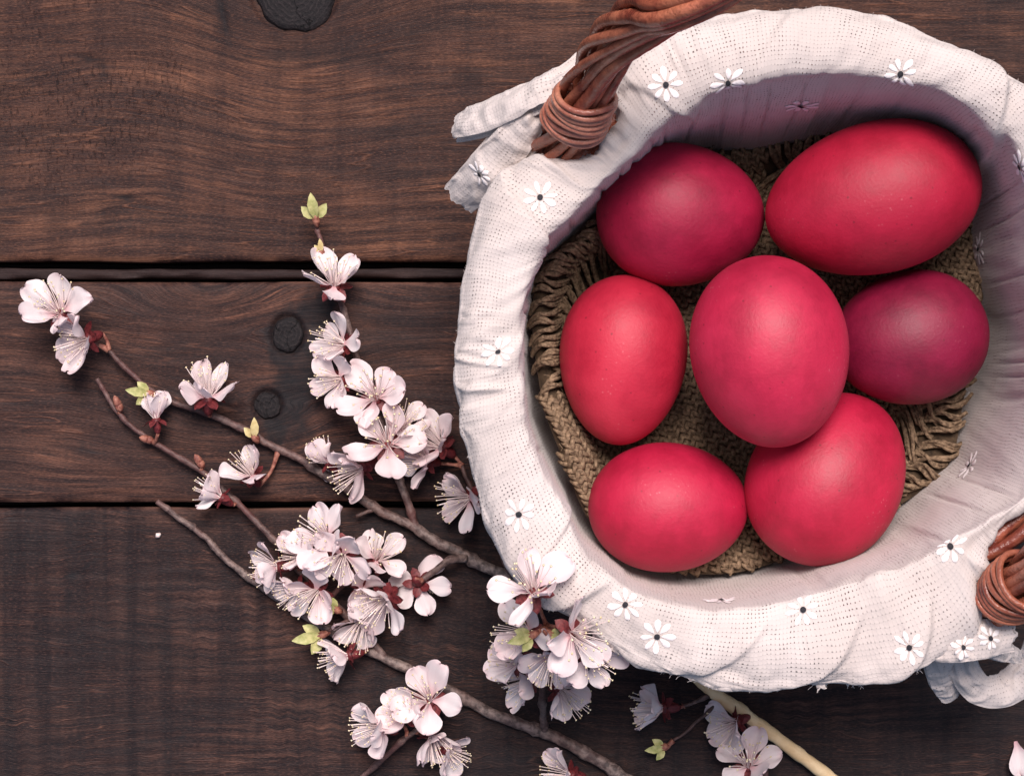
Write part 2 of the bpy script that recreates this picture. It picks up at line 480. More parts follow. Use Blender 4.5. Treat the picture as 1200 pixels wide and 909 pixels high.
def fields_mid(X, Y):
    g = Y - knot_push(X, Y, 337, 392, 22, 62, 36) - knot_push(X, Y, 313, 475, 18, 55, 30)
    g = g + 20 * fbm(X / 260, Y / 85, 21, 2) + 2 * fbm(X / 80, Y / 30, 22)
    g = g - 30 * np.exp(-((X - 240) / 90) ** 2) * np.exp(-((Y - 355) / 34) ** 2)
    n = .4 * fbm(X / 16, Y / 22, 25)
    st = .97 * sstep(.22, .55, gauss(X, Y, 356, 425, 34, 74, 12) + n * .4) + .7 * sstep(.3, .7, gauss(X, Y, 337, 392, 32, 36)) + .6 * sstep(.3, .7, gauss(X, Y, 313, 475, 27, 28)) + .8 * sstep(.35, .8, gauss(X, Y, 378, 365, 26, 34) + n * .5)
    st += .85 * sstep(.35, .8, gauss(X, Y, 322, 500, 16, 30) + n * .5)
    st += .6 * gauss(X, Y, 108, 530, 17, 4, 4) + .45 * gauss(X, Y, 96, 524, 3, 7)
    st += .25 * sstep(.0, .7, fbm(X / 120, Y / 30, 29)) + .25 * gauss(X, Y, 470, 400, 70, 40)  # random blotches, plus the basket's shade painted on the wood left of it
    pk = .25 * sstep(.1, .7, fbm(X / 60, Y / 50, 28)) * gauss(X, Y, 470, 370, 60, 40)
    h = .8 * fbm(X / 70, Y / 10, 33) + 1.0 * np.sin(g / 7.0) * .35
    h = h - 6 * sstep(1.10, .98, np.hypot((X - 337) / 19, (Y - 392) / 23.7)) - 6 * sstep(1.10, .98, np.hypot((X - 313) / 17, (Y - 475) / 17.8))
    return g, np.clip(st, 0, .95), pk, h


def fields_near(X, Y):
    saw = np.sin(X / 4.1 + 1.2 * fbm(X / 90, Y / 160, 41)) 
    g = Y + 1.7 * saw * (.35 + .65 * sstep(600, 760, Y)) * sstep(-.5, .6, fbm(X / 120, Y / 60, 46)) + 22 * fbm(X / 460, Y / 170, 42, 2) + 1.0 * fbm(X / 60, Y / 30, 43)
    g = g - knot_push(X, Y, 84, 675, 6, 30, 16)
    st = .95 * gauss(X, Y, 84, 674, 5, 5) + .55 * np.exp(-((Y - 674 + .62 * (X - 84)) / 2.2) ** 2) * ((X > 84) & (X < 118))
    st += .5 * gauss(X, Y, 80, 705, 5, 14) + .6 * gauss(X, Y, 214, 862, 7, 2.5, -40) + .5 * gauss(X, Y, 224, 820, 5, 3, -50)
    st += .30 * sstep(-.3, .7, fbm(X / 160, Y / 90, 44)) + .28 * sstep(380, 620, X)  # random blotches, plus basket shade painted in, deepening to the right
    h = .9 * np.sin(X / 4.1 + 1.2 * fbm(X / 90, Y / 160, 41)) * .35 + .6 * fbm(X / 60, Y / 8, 45)
    return g, np.clip(st, 0, .95), 0 * X, h


PX0, PX1 = -260, 1460
plank(PX0, PX1, -180, 306, 1, fields_far, wood_material('board_far', (.078, .034, .023), (.022, .0115, .0105), (.230, .100, .056), .36, 5), 1.0)
plank(PX0, PX1, 330, 588, 2, fields_mid, wood_material('board_middle', (.056, .026, .020), (.0165, .0095, .0098), (.175, .078, .050), .14, 7, .9), 1.0)
plank(PX0, PX1, 595.5, 1090, 3, fields_near, wood_material('board_near', (.036, .018, .0155), (.0125, .0080, .0090), (.150, .071, .049), .70, 11, .95), 1.2)


def box(name, x0, x1, y0, y1, z0, z1, mat, parent):
    m = MB(); a, b = U(x0, y0), U(x1, y1)
    vs = [(x, y, z) for z in (z0, z1) for x, y in ((a.x, b.y), (b.x, b.y), (b.x, a.y), (a.x, a.y))]
    m.add(vs, [(3, 2, 1, 0), (4, 5, 6, 7), (0, 1, 5, 4), (1, 2, 6, 5), (2, 3, 7, 6), (3, 0, 4, 7)])
    return link(name, m.mesh(name, mat, False), parent)


# the lip of the middle board that shows inside the wide joint, and the dark batten under the boards
nx = 400; X = np.linspace(PX0, PX1, nx)
prof = [(313.5, -.020), (314, -.0065), (315, -.0052), (318, -.0048), (322, -.0050), (325, -.0056), (326, -.0075), (326.6, -.020)]
V = np.zeros((nx, len(prof), 3))
for k, (py, z) in enumerate(prof):
    V[:, k, 0] = (X - 600) / S
    V[:, k, 1] = -(py + 1.3 * vnoise(X / 60, 0 * X, 70 + (k > 3)) - 454.5) / S
    V[:, k, 2] = z + .0008 * vnoise(X / 25, 0 * X + k, 77) - .0012 * np.clip(fbm(X / 70, 0 * X + k * .3, 81), 0, 1)
g = np.repeat(np.array([p[0] for p in prof])[None], nx, 0) * 2
me = grid_mesh('joint_lip', V[:, ::-1], wood_material('board_lip', (.040, .022, .020), (.018, .012, .012), (.075, .042, .036), .1, 5),
               attrs={'gc': ('FLOAT_VECTOR', np.stack([np.repeat(X[:, None], len(prof), 1), g, g * 0 + 5], -1)),
                      'stain_shade': ('FLOAT', g * 0 + .25), 'peck': ('FLOAT', g * 0), 'wear': ('FLOAT', g * 0 + .2)})
link('joint_lip', me, table)
box('batten', PX0, PX1, 250, 660, -.05, -.0245, M['under'], table)

# round knots: a ringed, cracked plug set flush in the board
def knot_material():
    m = NT('knot_wood'); oc = m.coord('Object')
    wob = m.noise(oc, 160, 4, .6)
    ln = m.node("ShaderNodeVectorMath", {'operation': 'LENGTH'}); m.l.new(oc, ln.inputs[0])
    r = m.math('ADD', ln.outputs['Value'], m.math('MULTIPLY', wob, .0040))
    rings = m.math('SINE', m.math('MULTIPLY', r, 4200))
    n = m.noise(oc, 700, 5, .65)
    c = m.mix(m.ramp(rings, [(.2, 0), (.9, 1)]), (.010, .0080, .009), (.021, .0165, .017))
    c = m.mix(m.ramp(n, [(.35, .8), (.6, 0)]), c, (.004, .004, .005))
    sp = m.node("ShaderNodeSeparateXYZ"); m.l.new(oc, sp.inputs[0])
    ang = m.math('ARCTAN2', sp.outputs[1], sp.outputs[0])
    ck = m.math('ABSOLUTE', m.math('SINE', m.math('ADD', m.math('MULTIPLY', ang, 1.5), m.math('MULTIPLY', wob, 4.0))))
    crack = m.ramp(ck, [(.02, 1), (.07, 0)])
    c = m.mix(crack, c, (.002, .002, .002))
    m.set(Base_Color=c, Roughness=.7); m.bsdf.inputs['Specular IOR Level'].default_value = .2
    m.bump(m.math('SUBTRACT', m.math('ADD', m.math('MULTIPLY', rings, .04), n), m.math('MULTIPLY', crack, 2.5)), .6, .001)
    return m.mat


KNOT_MAT = knot_material()


def knot(px, py, r, seed, squash=1.0):
    m = MB(); n = 48; rr = [0, .3, .6, .82, .92, .98, 1.0]
    zz = [-.0001, 0, .0001, .0, -.0002, -.0014, -.0030]
    V = [(0, 0, -.0003 + zz[0])]; o = U(px, py)
    for j, q in enumerate(rr[1:]):
        for k in range(n):
            a = 2 * math.pi * k / n
            wob = 1 + .06 * math.sin(2 * a + seed) + .035 * math.sin(5 * a + seed * 2) + .02 * math.sin(11 * a + seed)
            dz = .00016 * float(vnoise(math.cos(a) * q * 4 + seed, math.sin(a) * q * 4, 5))
            V.append((r * q * wob * math.cos(a) / S, r * q * squash * wob * math.sin(a) / S, -.0003 + zz[j + 1] + dz * (j < 4)))
    F = [(0, 1 + k, 1 + (k + 1) % n) for k in range(n)]
    for j in range(len(rr) - 2):
        for k in range(n):
            l = (k + 1) % n
            F.append((1 + j * n + k, 1 + (j + 1) * n + k, 1 + (j + 1) * n + l, 1 + j * n + l))
    m.add(V, F)
    ob = link('knot', m.mesh('knot', KNOT_MAT), table); ob.location = (o.x, o.y, 0)
    return ob


knot(337, 392, 18, 1.0, 1.25); knot(313, 475, 16, 2.2, 1.05); knot(345, -8, 49, 3.1, .95)

# ------------------------------------------------------------------ basket
ZR = .100
C0 = U(908, 392, ZR)
CX, CY = C0.x, C0.y
basket = link('wicker_basket', None, label='reddish brown wicker basket with a thick twisted handle, lined with linen', cat='basket')
basket.location = (0, 0, 0)


# handle: rods twisted round one arching line
hp = [U(630, 206, .066), U(650, 178, .084), U(675, 138, .104), U(696, 92, .120), U(718, 50, .140), U(762, 14, .166), U(828, -14, .192),
      Vector((.105, .128, .245)), Vector((.175, .110, .268)), Vector((.205, .040, .250)), U(1310, 550, .190), U(1258, 616, .142), U(1222, 664, .116), U(1190, 690, .102), U(1160, 710, .086)]
HP = catmull(hp, 300); HT, HN, HB = frames(HP)
seg = np.r_[0, np.cumsum(np.linalg.norm(np.diff(HP, axis=0), axis=1))]
NR = 11
for i in range(NR):
    ph = 2 * math.pi * i / (NR - 1)
    R = 0.0 if i == NR - 1 else .0060
    tw = ph + seg * 30.0 + .25 * np.sin(seg * 60 + i)
    rr = R * (1 + .07 * np.sin(seg * 38 + i * 2.1) + .10 * math.sin(i * 2.9)) * (1 + .35 * np.exp(-seg / .018)) 
    P = HP + HN * (rr * np.cos(tw))[:, None] + HB * (rr * np.sin(tw))[:, None]
    rad = (.0036 if i == NR - 1 else .00168) * (1 + .20 * math.sin(i * 1.7)) * (1 + .08 * np.sin(seg * 90 + i * 3)) 
    mm = MB(); mm.tube(P, rad, 10, jitter=.035); link('handle_rod', mm.mesh('handle_rod', M['wicker']), basket)


def binding(c0, count, pitch, tilt, mat, rad=.0092):
    """coils wound round the handle near one end; c0 is the middle, in metres along the handle"""
    for c in range(count):
        q = c0 + (c - (count - 1) / 2) * pitch
        cen, ax, n1, b1 = (np.array([np.interp(q, seg, A_[:, d]) for d in range(3)]) for A_ in (HP, HT, HN, HB))
        a = np.linspace(0, 2 * math.pi, 48, endpoint=False)
        rr = rad * (1 + .03 * math.sin(c * 2.3) + .05 * np.cos(2 * a + c * .4))
        P = cen + (n1 * np.cos(a)[:, None] + b1 * np.sin(a)[:, None]) * rr[:, None] + ax * (tilt * np.cos(a + .6) + .0005 * np.sin(2 * a + c * 1.3) + .0003 * np.sin(3 * a + c * 2.1))[:, None]
        mm = MB(); mm.tube(P, .00102 * (1 + .12 * math.sin(c * 4.1)), 8, closed=True)
        link('binding_coil', mm.mesh('binding_coil', mat), basket)


kA = int(np.argmin(np.linalg.norm(HP - np.array(U(680, 137, .108)), axis=1)))
kB = int(np.argmin(np.linalg.norm(HP - np.array(U(1192, 688, .103)), axis=1)))
binding(seg[kA], 8, .0020, .0030, M['wicker_pale'], .0088)
binding(seg[kB], 7, .0020, .0015, M['wicker'], .0090)

# ------------------------------------------------------------------ linen liner
inner_px = [(612, 400), (613, 450), (618, 500), (640, 548), (662, 592), (680, 640), (711, 670), (755, 700), (820, 714), (880, 711), (940, 697), (1000, 680), (1062, 658),
            (1115, 631), (1165, 602), (1203, 578), (1222, 500), (1228, 420), (1222, 330), (1214, 232), (1180, 158), (1122, 114), (1055, 98), (990, 90), (930, 88), (870, 98),
            (820, 117), (775, 147), (740, 182), (702, 222), (662, 260), (632, 288), (618, 335)]
outer_px = [(534, 420), (538, 480), (550, 540), (567, 600), (592, 652), (630, 690), (672, 720), (720, 752), (790, 783), (850, 797), (920, 797), (1000, 796), (1060, 786), (1100, 772),
            (1138, 757), (1152, 725), (1150, 685), (1157, 648), (1170, 620), (1205, 592), (1262, 560), (1305, 500), (1316, 403), (1305, 300), (1265, 180), (1205, 98), (1150, 73), (1100, 48),
            (1040, 25), (960, 14), (900, 11), (830, 20), (775, 34), (738, 60), (722, 100), (720, 147), (690, 180), (650, 181), (612, 183), (568, 235), (548, 300), (538, 360)]
ZO = .093


def polar(pxs, z):
    w = [U(x, y, z) for x, y in pxs]
    a = np.array([math.atan2(p.y - CY, p.x - CX) for p in w]); r = np.array([math.hypot(p.x - CX, p.y - CY) for p in w])
    o = np.argsort(a); return a[o], r[o]


NTH = 900
TH = np.linspace(-math.pi, math.pi, NTH, endpoint=False)


def smooth_per(r, k):
    ker = np.hanning(2 * k + 3)[1:-1]; ker /= ker.sum()
    return np.convolve(np.r_[r[-k:], r, r[:k]], ker, 'valid')


a, r = polar(inner_px, .1); r_in = smooth_per(np.interp(TH, a, r, period=2 * math.pi), 10)
a, r = polar(outer_px, ZO); r_out = smooth_per(np.interp(TH, a, r, period=2 * math.pi), 5)
r_out = np.maximum(r_out, r_in + .004)
band = r_out - r_in
r_in_s = smooth_per(r_in, 25)

def body_r(a, z):
    """radius of the basket wall: it follows the liner from outside"""
    return np.interp(a, TH, r_in_s, period=2 * math.pi) + .0075 - .0040 * (1 - z / .09)


AW = np.linspace(0, 2 * math.pi, 224, endpoint=False)
for i in range(19):
    z = .0065 + i * .0047
    rr = body_r(AW, z) + .0017 * np.cos(AW * 14 + math.pi * (i % 2))
    m = MB(); m.tube(np.stack([CX + rr * np.cos(AW), CY + rr * np.sin(AW), z + .0003 * np.sin(AW * 7 + i)], -1), .0021, 6, closed=True)
    link('weaver', m.mesh('weaver', M['wicker']), basket)
for i in range(28):
    a = 2 * math.pi * (i + .5) / 28
    mm = MB(); mm.tube([(CX + float(body_r(a, z)) * math.cos(a), CY + float(body_r(a, z)) * math.sin(a), z) for z in (.003, .045, .090)], .0017, 6)
    link('stake', mm.mesh('stake', M['wicker']), basket)
for i, (dr, z, ph) in enumerate(((.0000, .0935, 0), (.0035, .0915, 2), (.0018, .0955, 4))):
    rr = body_r(AW, .09) + dr + .0012 * np.cos(14 * AW + ph)
    mm = MB(); mm.tube(np.stack([CX + rr * np.cos(AW), CY + rr * np.sin(AW), z + .0012 * np.sin(14 * AW + ph)], -1), .0021, 6, closed=True)
    link('rim_rod', mm.mesh('rim_rod', M['wicker']), basket)
m = MB(); n = 60; fr = .992
E = [(CX + float(body_r(2 * math.pi * k / n, 0)) * fr * math.cos(2 * math.pi * k / n), CY + float(body_r(2 * math.pi * k / n, 0)) * fr * math.sin(2 * math.pi * k / n)) for k in range(n)]
V = [(CX, CY, .0145)] + [(x, y, .0145) for x, y in E] + [(x, y, .001) for x, y in E] + [(CX, CY, .001)]
F = [(0, 1 + k, 1 + (k + 1) % n) for k in range(n)] + [(1 + k, 1 + n + k, 1 + n + (k + 1) % n, 1 + (k + 1) % n) for k in range(n)] + [(1 + 2 * n, 1 + n + (k + 1) % n, 1 + n + k) for k in range(n)]
m.add(V, F); link('base', m.mesh('base', M['wicker']), basket)



def ang_of(px, py, z=.095):
    p = U(px, py, z); return math.atan2(p.y - CY, p.x - CX)


def dth(t0): return (TH - t0 + math.pi) % (2 * math.pi) - math.pi


tA, tB = ang_of(660, 160), ang_of(1165, 690)
raw = np.clip(sstep(.10, -.10, dth(ang_of(1110, 770))) * sstep(-.1, .1, dth(ang_of(690, 735))), 0, 1)
raw = raw * ((TH > -2.6) & (TH < -.4))
drop = .030 * (1 - raw) + .0035 * raw + .0012 * fbm(TH * 30, 0 * TH, 90) * raw
drop = drop * (1 - .75 * np.exp(-(dth(tA) / .16) ** 2)) * (1 - .75 * np.exp(-(dth(tB) / .16) ** 2))
pinA = np.exp(-(dth(tA) / .17) ** 2); pinB = np.exp(-(dth(tB) / .17) ** 2); pin = np.maximum(pinA, pinB)
one = np.ones(NTH)
slope = .0105 * np.exp(-(dth(ang_of(925, 110)) / .42) ** 2) + .0080 * np.exp(-(dth(ang_of(1150, 548)) / .30) ** 2) + .0045 * np.exp(-(dth(ang_of(1160, 290)) / .18) ** 2)
ctrl = [(r_in - .020, .0170 * one), (r_in - .0060 - slope, .0205 * one), (r_in - .0018 - slope, .046 * one), (r_in - .0008 - .55 * slope, .080 * one), (r_in - .0002, .0965 * one),
        (r_in + .07 * band, .1015 * one), (r_in + .40 * band, .1022 - .002 * pin), (r_in + .76 * band, .1000 + .0005 * raw), (r_out - .0012, .0958 + .0025 * raw), (r_out, .0915 + .0055 * raw),
        (r_out - .0008 * (1 - raw) + .0004 * raw, .090 - drop * .5 + .0065 * raw), (r_out - .003 * (1 - raw) + raw * (.0004 + .0010 * vnoise(TH * 130, 0 * TH, 93) + .0006 * vnoise(TH * 40, 0 * TH, 94)) + .0004 * raw, .089 - drop + .0090 * raw)]
K = np.array([[c[0], c[1]] for c in ctrl])              # (12, 2, NTH)
K = np.concatenate([2 * K[:1] - K[1:2], K, 2 * K[-1:] - K[-2:-1]], 0)
NS = 130
tt = np.linspace(0, len(ctrl) - 1 - 1e-6, NS); ii = np.floor(tt).astype(int); ff = (tt - ii)[:, None, None]
q0, q1, q2, q3 = K[ii], K[ii + 1], K[ii + 2], K[ii + 3]
RZ = .5 * (2 * q1 + (q2 - q0) * ff + (2 * q0 - 5 * q1 + 4 * q2 - q3) * ff ** 2 + (3 * q1 - q0 - 3 * q2 + q3) * ff ** 3)   # (NS,2,NTH)
Rr = RZ[:, 0, :].T; Zz = RZ[:, 1, :].T                   # (NTH, NS)
THg = np.repeat(TH[:, None], NS, 1); Sg = np.repeat(tt[None], NTH, 0)
V = np.stack([CX + Rr * np.cos(THg), CY + Rr * np.sin(THg), Zz], -1)
arc = np.r_[0, np.cumsum(np.linalg.norm(np.diff(RZ.mean(2), axis=0), axis=1))]


def normals(V):
    du = np.roll(V, -1, 0) - np.roll(V, 1, 0); dv = np.gradient(V, axis=1)
    n = np.cross(du, dv); return n / (np.linalg.norm(n, axis=2)[..., None] + 1e-15)


# wrinkles: wrap-safe noise on a circle, gathers at the handle, and single folds
cu, su = np.cos(THg), np.sin(THg)
Nn = normals(V)
sgn = np.sign(Nn[:, NS // 2, 2].mean()); Nn *= sgn
wr = .0009 * fbm(cu * 5 + 9, su * 5 + Sg * .35, 101) + .0006 * fbm(cu * 13 + 3, su * 13 + Sg * .8, 105)
wr *= .5 + .5 * sstep(3, 5, Sg)
pg = np.repeat(pin[:, None], NS, 1)
rg = 1 - np.abs(fbm(cu * 9 + Sg * .10 + 40, su * 9 - Sg * .12, 120, 2)); rg2 = 1 - np.abs(fbm(cu * 17 + Sg * .22, su * 17 + 7, 124, 2))
few = sstep(.05, .55, fbm(cu * 2.6 + 11, su * 2.6 + 5, 131, 2) + .75 * pg)
wr += (.0016 * np.clip(rg - .72, 0, 1) / .28 * few + (.0002 + .0006 * few) * np.clip(rg2 - .7, 0, 1) / .3) * sstep(5.0, 6.6, Sg) * sstep(9.0, 7.6, Sg)
wr -= .0010 * np.clip(rg - .8, 0, 1) / .2 * sstep(4.3, 3.3, Sg) * sstep(1.5, 2.5, Sg)
wr += .0011 * pg * fbm(cu * 22, su * 22 + Sg * .25, 111) * sstep(5.5, 7.5, Sg)


def fold(px, py, width, amp, skew, s0=3.0, s1=9.5):
    global wr
    d = (THg - ang_of(px, py) + skew * (Sg - 6) + math.pi) % (2 * math.pi) - math.pi
    x = d / width
    f = np.where(x < 0, np.exp(-(x / 1.0) ** 2), np.exp(-(x / .09) ** 2))
    wr = wr + amp * f * sstep(s0 - 1, s0 + 1, Sg) * sstep(s1 + 1.5, s1 - .5, Sg)


fold(700, 680, .16, .0028, .030, 5.5); fold(1140, 150, -.16, .0030, -.04, 2, 8); fold(655, 630, .07, .0012, -.02)
fold(1000, 730, .20, .0026, .09, 6, 10); fold(880, 740, .16, .0020, .08, 6, 10); fold(1085, 700, .10, .0022, .07, 6, 9)
fold(640, 265, -.14, .0022, .04, 3, 9); fold(760, 110, .12, .0018, -.05, 3, 9); fold(900, 60, .22, .0012, .06, 4, 9); fold(560, 500, .3, .0008, .0, 4, 9)
V = V + Nn * wr[..., None]
uv = np.stack([(THg + math.pi) * .088, np.repeat(arc[None], NTH, 0)], -1)
liner_me = grid_mesh('linen_liner', V, M['linen'], True, uv)
liner = link('linen_liner', liner_me, label='off-white linen cloth with embroidered daisies lining the basket and folded over its rim', cat='cloth')
LV = V
bvh = BVHTree.FromPolygons([Vector(p) for p in V.reshape(-1, 3)],
                           [(i * NS + j, ((i + 1) % NTH) * NS + j, ((i + 1) % NTH) * NS + j + 1, i * NS + j + 1) for i in range(NTH) for j in range(NS - 1)])

# fray along the raw edge and loose fibres on the fold
m = MB()
for _ in range(950):
    i = rng.randrange(NTH)
    rw = raw[i] > .5
    j = NS - 1 if rw else rng.randrange(int(NS * .66), int(NS * .80))
    if not rw and rng.random() < .35: continue
    p = Vector(LV[i, j]); out = Vector((math.cos(TH[i]), math.sin(TH[i]), 0))
    tan = Vector((-out.y, out.x, 0))
    L = rng.uniform(.0006, .0020) if rw else rng.uniform(.0004, .0010)
    d = (out * rng.uniform(.3, 1) + tan * rng.uniform(-.9, .9) + Vector((0, 0, rng.uniform(-.7, .4)))).normalized()
    q = p + d * L * .5 + tan * rng.uniform(-.0005, .0005); e = q + (d + tan * rng.uniform(-.8, .8)).normalized() * L * .5
    w_ = 1.0 if rw else .45
    m.tube([p - d * .0006, q, e], [.00010 * w_, .00009 * w_, .00005 * w_], 3, cap=False)
o = link('frayed_threads', m.mesh('frayed_threads', M['thread']), liner, kind='stuff')


# tied ends of the cloth: strips of the same linen, folded on themselves
def tail(pts, widths, layers, gap, seed, roll=0.0, crumple=.0009, n=80, nv=64):
    P = catmull(pts, n); T = np.gradient(P, axis=0); T /= np.linalg.norm(T, axis=1)[:, None]
    t = np.linspace(0, 1, n)
    W = np.interp(t, np.linspace(0, 1, len(widths)), widths)
    A = np.cross(np.array([0, 0, 1.0]), T); A /= np.linalg.norm(A, axis=1)[:, None] + 1e-9
    Bv = np.cross(T, A)
    rl = roll * (1 - .6 * t) ; ca, sa = np.cos(rl)[:, None], np.sin(rl)[:, None]
    A, Bv = A * ca + Bv * sa, Bv * ca - A * sa
    v = np.linspace(0, layers, nv); fl = np.minimum(np.floor(v), layers - 1); fr = v - fl
    up = (fl % 2 == 0)
    e = .5 - .5 * np.cos(np.pi * fr); e = .55 * fr + .45 * e                    # round the turns
    x = np.where(up, e - .5, .5 - e)
    shrink = 1 - .16 * fl / max(1, layers)
    y = (v - layers / 2) * gap + .35 * gap * np.sin(np.pi * 2 * fr) * 0
    X = x[None] * shrink[None] * W[:, None]
    arch = -(x[None] * 2) ** 2 * W[:, None] * .16                                   # the strip arches across its width
    Tt, Vv = np.meshgrid(t, v, indexing='ij')
    cr = crumple * (fbm(Tt * 7 + seed, Vv * 1.6 + seed, 140 + seed, 3) + .9 * (np.clip(1 - np.abs(fbm(Tt * 5 + Vv * .7, Vv * 1.1 - Tt * 3, 150 + seed, 2)), .6, 1) - .6) * 2.5)
    pl = .0012 * np.sin(x[None] * 2 * np.pi * 2.2 + seed) * (1 - sstep(0, .5, t))[:, None]
    ragged = (.0009 * vnoise(v * 9, 0 * v, 160 + seed) + .0005 * vnoise(v * 25, 0 * v, 161 + seed) - .0010 * fl)[None, :] * sstep(.75, 1, t)[:, None]
    V = P[:, None] + A[:, None] * X[..., None] + Bv[:, None] * (y[None] * np.minimum(1, W / W.max() + .2)[:, None] + arch + cr + pl)[..., None] + T[:, None] * ragged[..., None]
    L = np.r_[0, np.cumsum(np.linalg.norm(np.diff(P, axis=0), axis=1))]
    uvv = np.stack([np.repeat((v * np.mean(W))[None], n, 0), np.repeat(L[:, None], nv, 1)], -1)
    return link('tied_end', grid_mesh('tied_end', V, M['linen'], False, uvv), liner)


px = 1 / 3900.0
tails = [
    tail([U(684, 70, .094), U(660, 94, .099), U(625, 110, .097), U(588, 127, .092), U(556, 141, .084), U(530, 150, .074)], [22 * px, 46 * px, 44 * px, 46 * px, 44 * px, 34 * px], 3, .0016, 1, .55),
    tail([U(652, 112, .090), U(624, 138, .094), U(597, 170, .090), U(566, 206, .081), U(533, 236, .068)], [18 * px, 40 * px, 50 * px, 54 * px, 48 * px], 2, .0014, 3, -.15),
    tail([U(700, 118, .090), U(730, 78, .096), U(752, 54, .098), U(774, 30, .094)], [30 * px, 44 * px, 30 * px, 12 * px], 2, .0012, 5, .2),
    tail([U(1058, 762, .094), U(1104, 757, .097), U(1148, 750, .096), U(1188, 744, .092)], [16 * px, 44 * px, 50 * px, 40 * px], 2, .0012, 7, .15),
    tail([U(1098, 758, .084), U(1104, 780, .076), U(1109, 800, .066), U(1114, 818, .056)], [36 * px, 42 * px, 40 * px, 26 * px], 2, .0012, 9, .2),
    tail([U(1126, 750, .082), U(1130, 786, .070), U(1150, 810, .062), U(1184, 806, .058), U(1214, 776, .062), U(1228, 730, .072)], [34 * px, 38 * px, 40 * px, 46 * px, 48 * px, 40 * px], 2, .0016, 11, .35),
    tail([U(1140, 745, .090), U(1160, 756, .088), U(1180, 764, .080), U(1196, 770, .070)], [24 * px, 30 * px, 26 * px, 16 * px], 2, .0012, 13, -.2),
    tail([U(640, 148, .086), U(622, 162, .088), U(608, 184, .084), U(600, 204, .074)], [22 * px, 32 * px, 30 * px, 24 * px], 2, .0012, 15, .1),
]

# embroidered daisies, laid on the cloth
def surface_at(px_, py_, bv, zmax=.2):
    o = Vector((0, 0, H)); d = (U(px_, py_) - o).normalized()
    return bv.ray_cast(o, d)


def daisy(px_, py_, bv, r=.0056, n=8, squash=1.0, seed=0):
    loc, nor, _, _ = surface_at(px_, py_, bv)
    if loc is None: return
    if nor.z < 0: nor = -nor
    t1 = nor.cross(Vector((0, 1, 0))).normalized(); t2 = nor.cross(t1)
    m = MB(); R = random.Random(seed)

    def put(x, y, lift):
        p = loc + t1 * x + t2 * y
        q, nn, _, _ = bv.find_nearest(p)
        if nn.dot(nor) < 0: nn = -nn
        return q + nn * lift
    a0 = R.uniform(0, 1)
    for k in range(n):
        a = a0 + 2 * math.pi * k / n + R.uniform(-.1, .1); rl = r * R.uniform(.82, 1.05); w = r * .155 * R.uniform(.8, 1.2)
        ca, sa = math.cos(a), math.sin(a)
        pts = [put(ca * r * .20, sa * r * .20, .0003)]
        us = (.35, .6, .8, .93); ws = (.45, .95, 1.0, .6)
        row = []
        for u, ww in zip(us, ws):
            for v in (-1, 0, 1):
                x, y = rl * u, w * ww * v
                row.append(put(ca * x - sa * y, sa * x + ca * y, .0005 if v == 0 else .00022))
        pts += row; pts.append(put(ca * rl, sa * rl, .0003))
        F = [(0, 1, 2), (0, 2, 3)]
        for i in range(3):
            b = 1 + 3 * i
            F += [(b, b + 3, b + 4, b + 1), (b + 1, b + 4, b + 5, b + 2)]
        F += [(10, 13, 11), (11, 13, 12)]
        m.add(pts, F, 0)
    k0 = [put(0, 0, .0009)] + [put(math.cos(i) * r * .16, math.sin(i) * r * .16, .0006) for i in np.linspace(0, 2 * math.pi, 10, endpoint=False)]
    m.add(k0, [(0, 1 + i, 1 + (i + 1) % 10) for i in range(10)], 1)
    return link('daisy', m.mesh('daisy', [M['print_white'], M['print_black']]), liner)


for k, (x, y) in enumerate([(780, 100), (853, 97), (1055, 87), (633, 232), (584, 413), (608, 602), (770, 745), (941, 714), (1066, 758), (1114, 640), (939, 124), (1148, 292),
                            (1137, 546), (1124, 467), (733, 708), (845, 704), (1196, 196)]):
    daisy(x, y, bvh, seed=k)
tb = tails[1].data
daisy(563, 204, BVHTree.FromPolygons([v.co.copy() for v in tb.vertices], [tuple(p.vertices) for p in tb.polygons]), .005, 8, seed=31)
tb = tails[3].data
bv3 = BVHTree.FromPolygons([v.co.copy() for v in tb.vertices], [tuple(p.vertices) for p in tb.polygons])
daisy(1128, 758, bv3, .004, 8, seed=33); daisy(1160, 748, bv3, .0045, 8, seed=34)

# ------------------------------------------------------------------ knitted jute mat in the basket
mat_root = link('jute_mat', None, label='brown knitted jute mat with a looped border lying crumpled under the red eggs', cat='mat')
MC = Vector((CX - .001, CY + .001, .03))


def mat_r(a):      # edge radius by direction: it reaches almost to the liner
    d = (a + 2.55 + math.pi) % (2 * math.pi) - math.pi; top = (a - 1.6 + math.pi) % (2 * math.pi) - math.pi
    return np.interp(a, TH, r_in_s, period=2 * math.pi) - .0045 + .0010 * np.sin(7 * a) - .0030 * np.exp(-(d / .35) ** 2) - .0095 * np.exp(-(top / .45) ** 2) - .006 * np.exp(-(((a + .45 + math.pi) % (2 * math.pi) - math.pi) / .45) ** 2)


def mat_z(x, y):
    dx, dy = x - MC.x, y - MC.y
    r = np.hypot(dx, dy); a = np.arctan2(dy, dx)
    q = r / mat_r(a)
    left = np.exp(-(((a - math.pi + .1 + math.pi) % (2 * math.pi) - math.pi) / .75) ** 2)
    low = np.exp(-(((a + 2.5 + math.pi) % (2 * math.pi) - math.pi) / .5) ** 2)
    z = .0225 + .007 * sstep(.6, 1.05, q) + .0025 * vnoise(x * 60 + 5, y * 60, 201)
    return z + (.014 * left + .012 * low + .004) * np.exp(-((q - .95) / .12) ** 2)


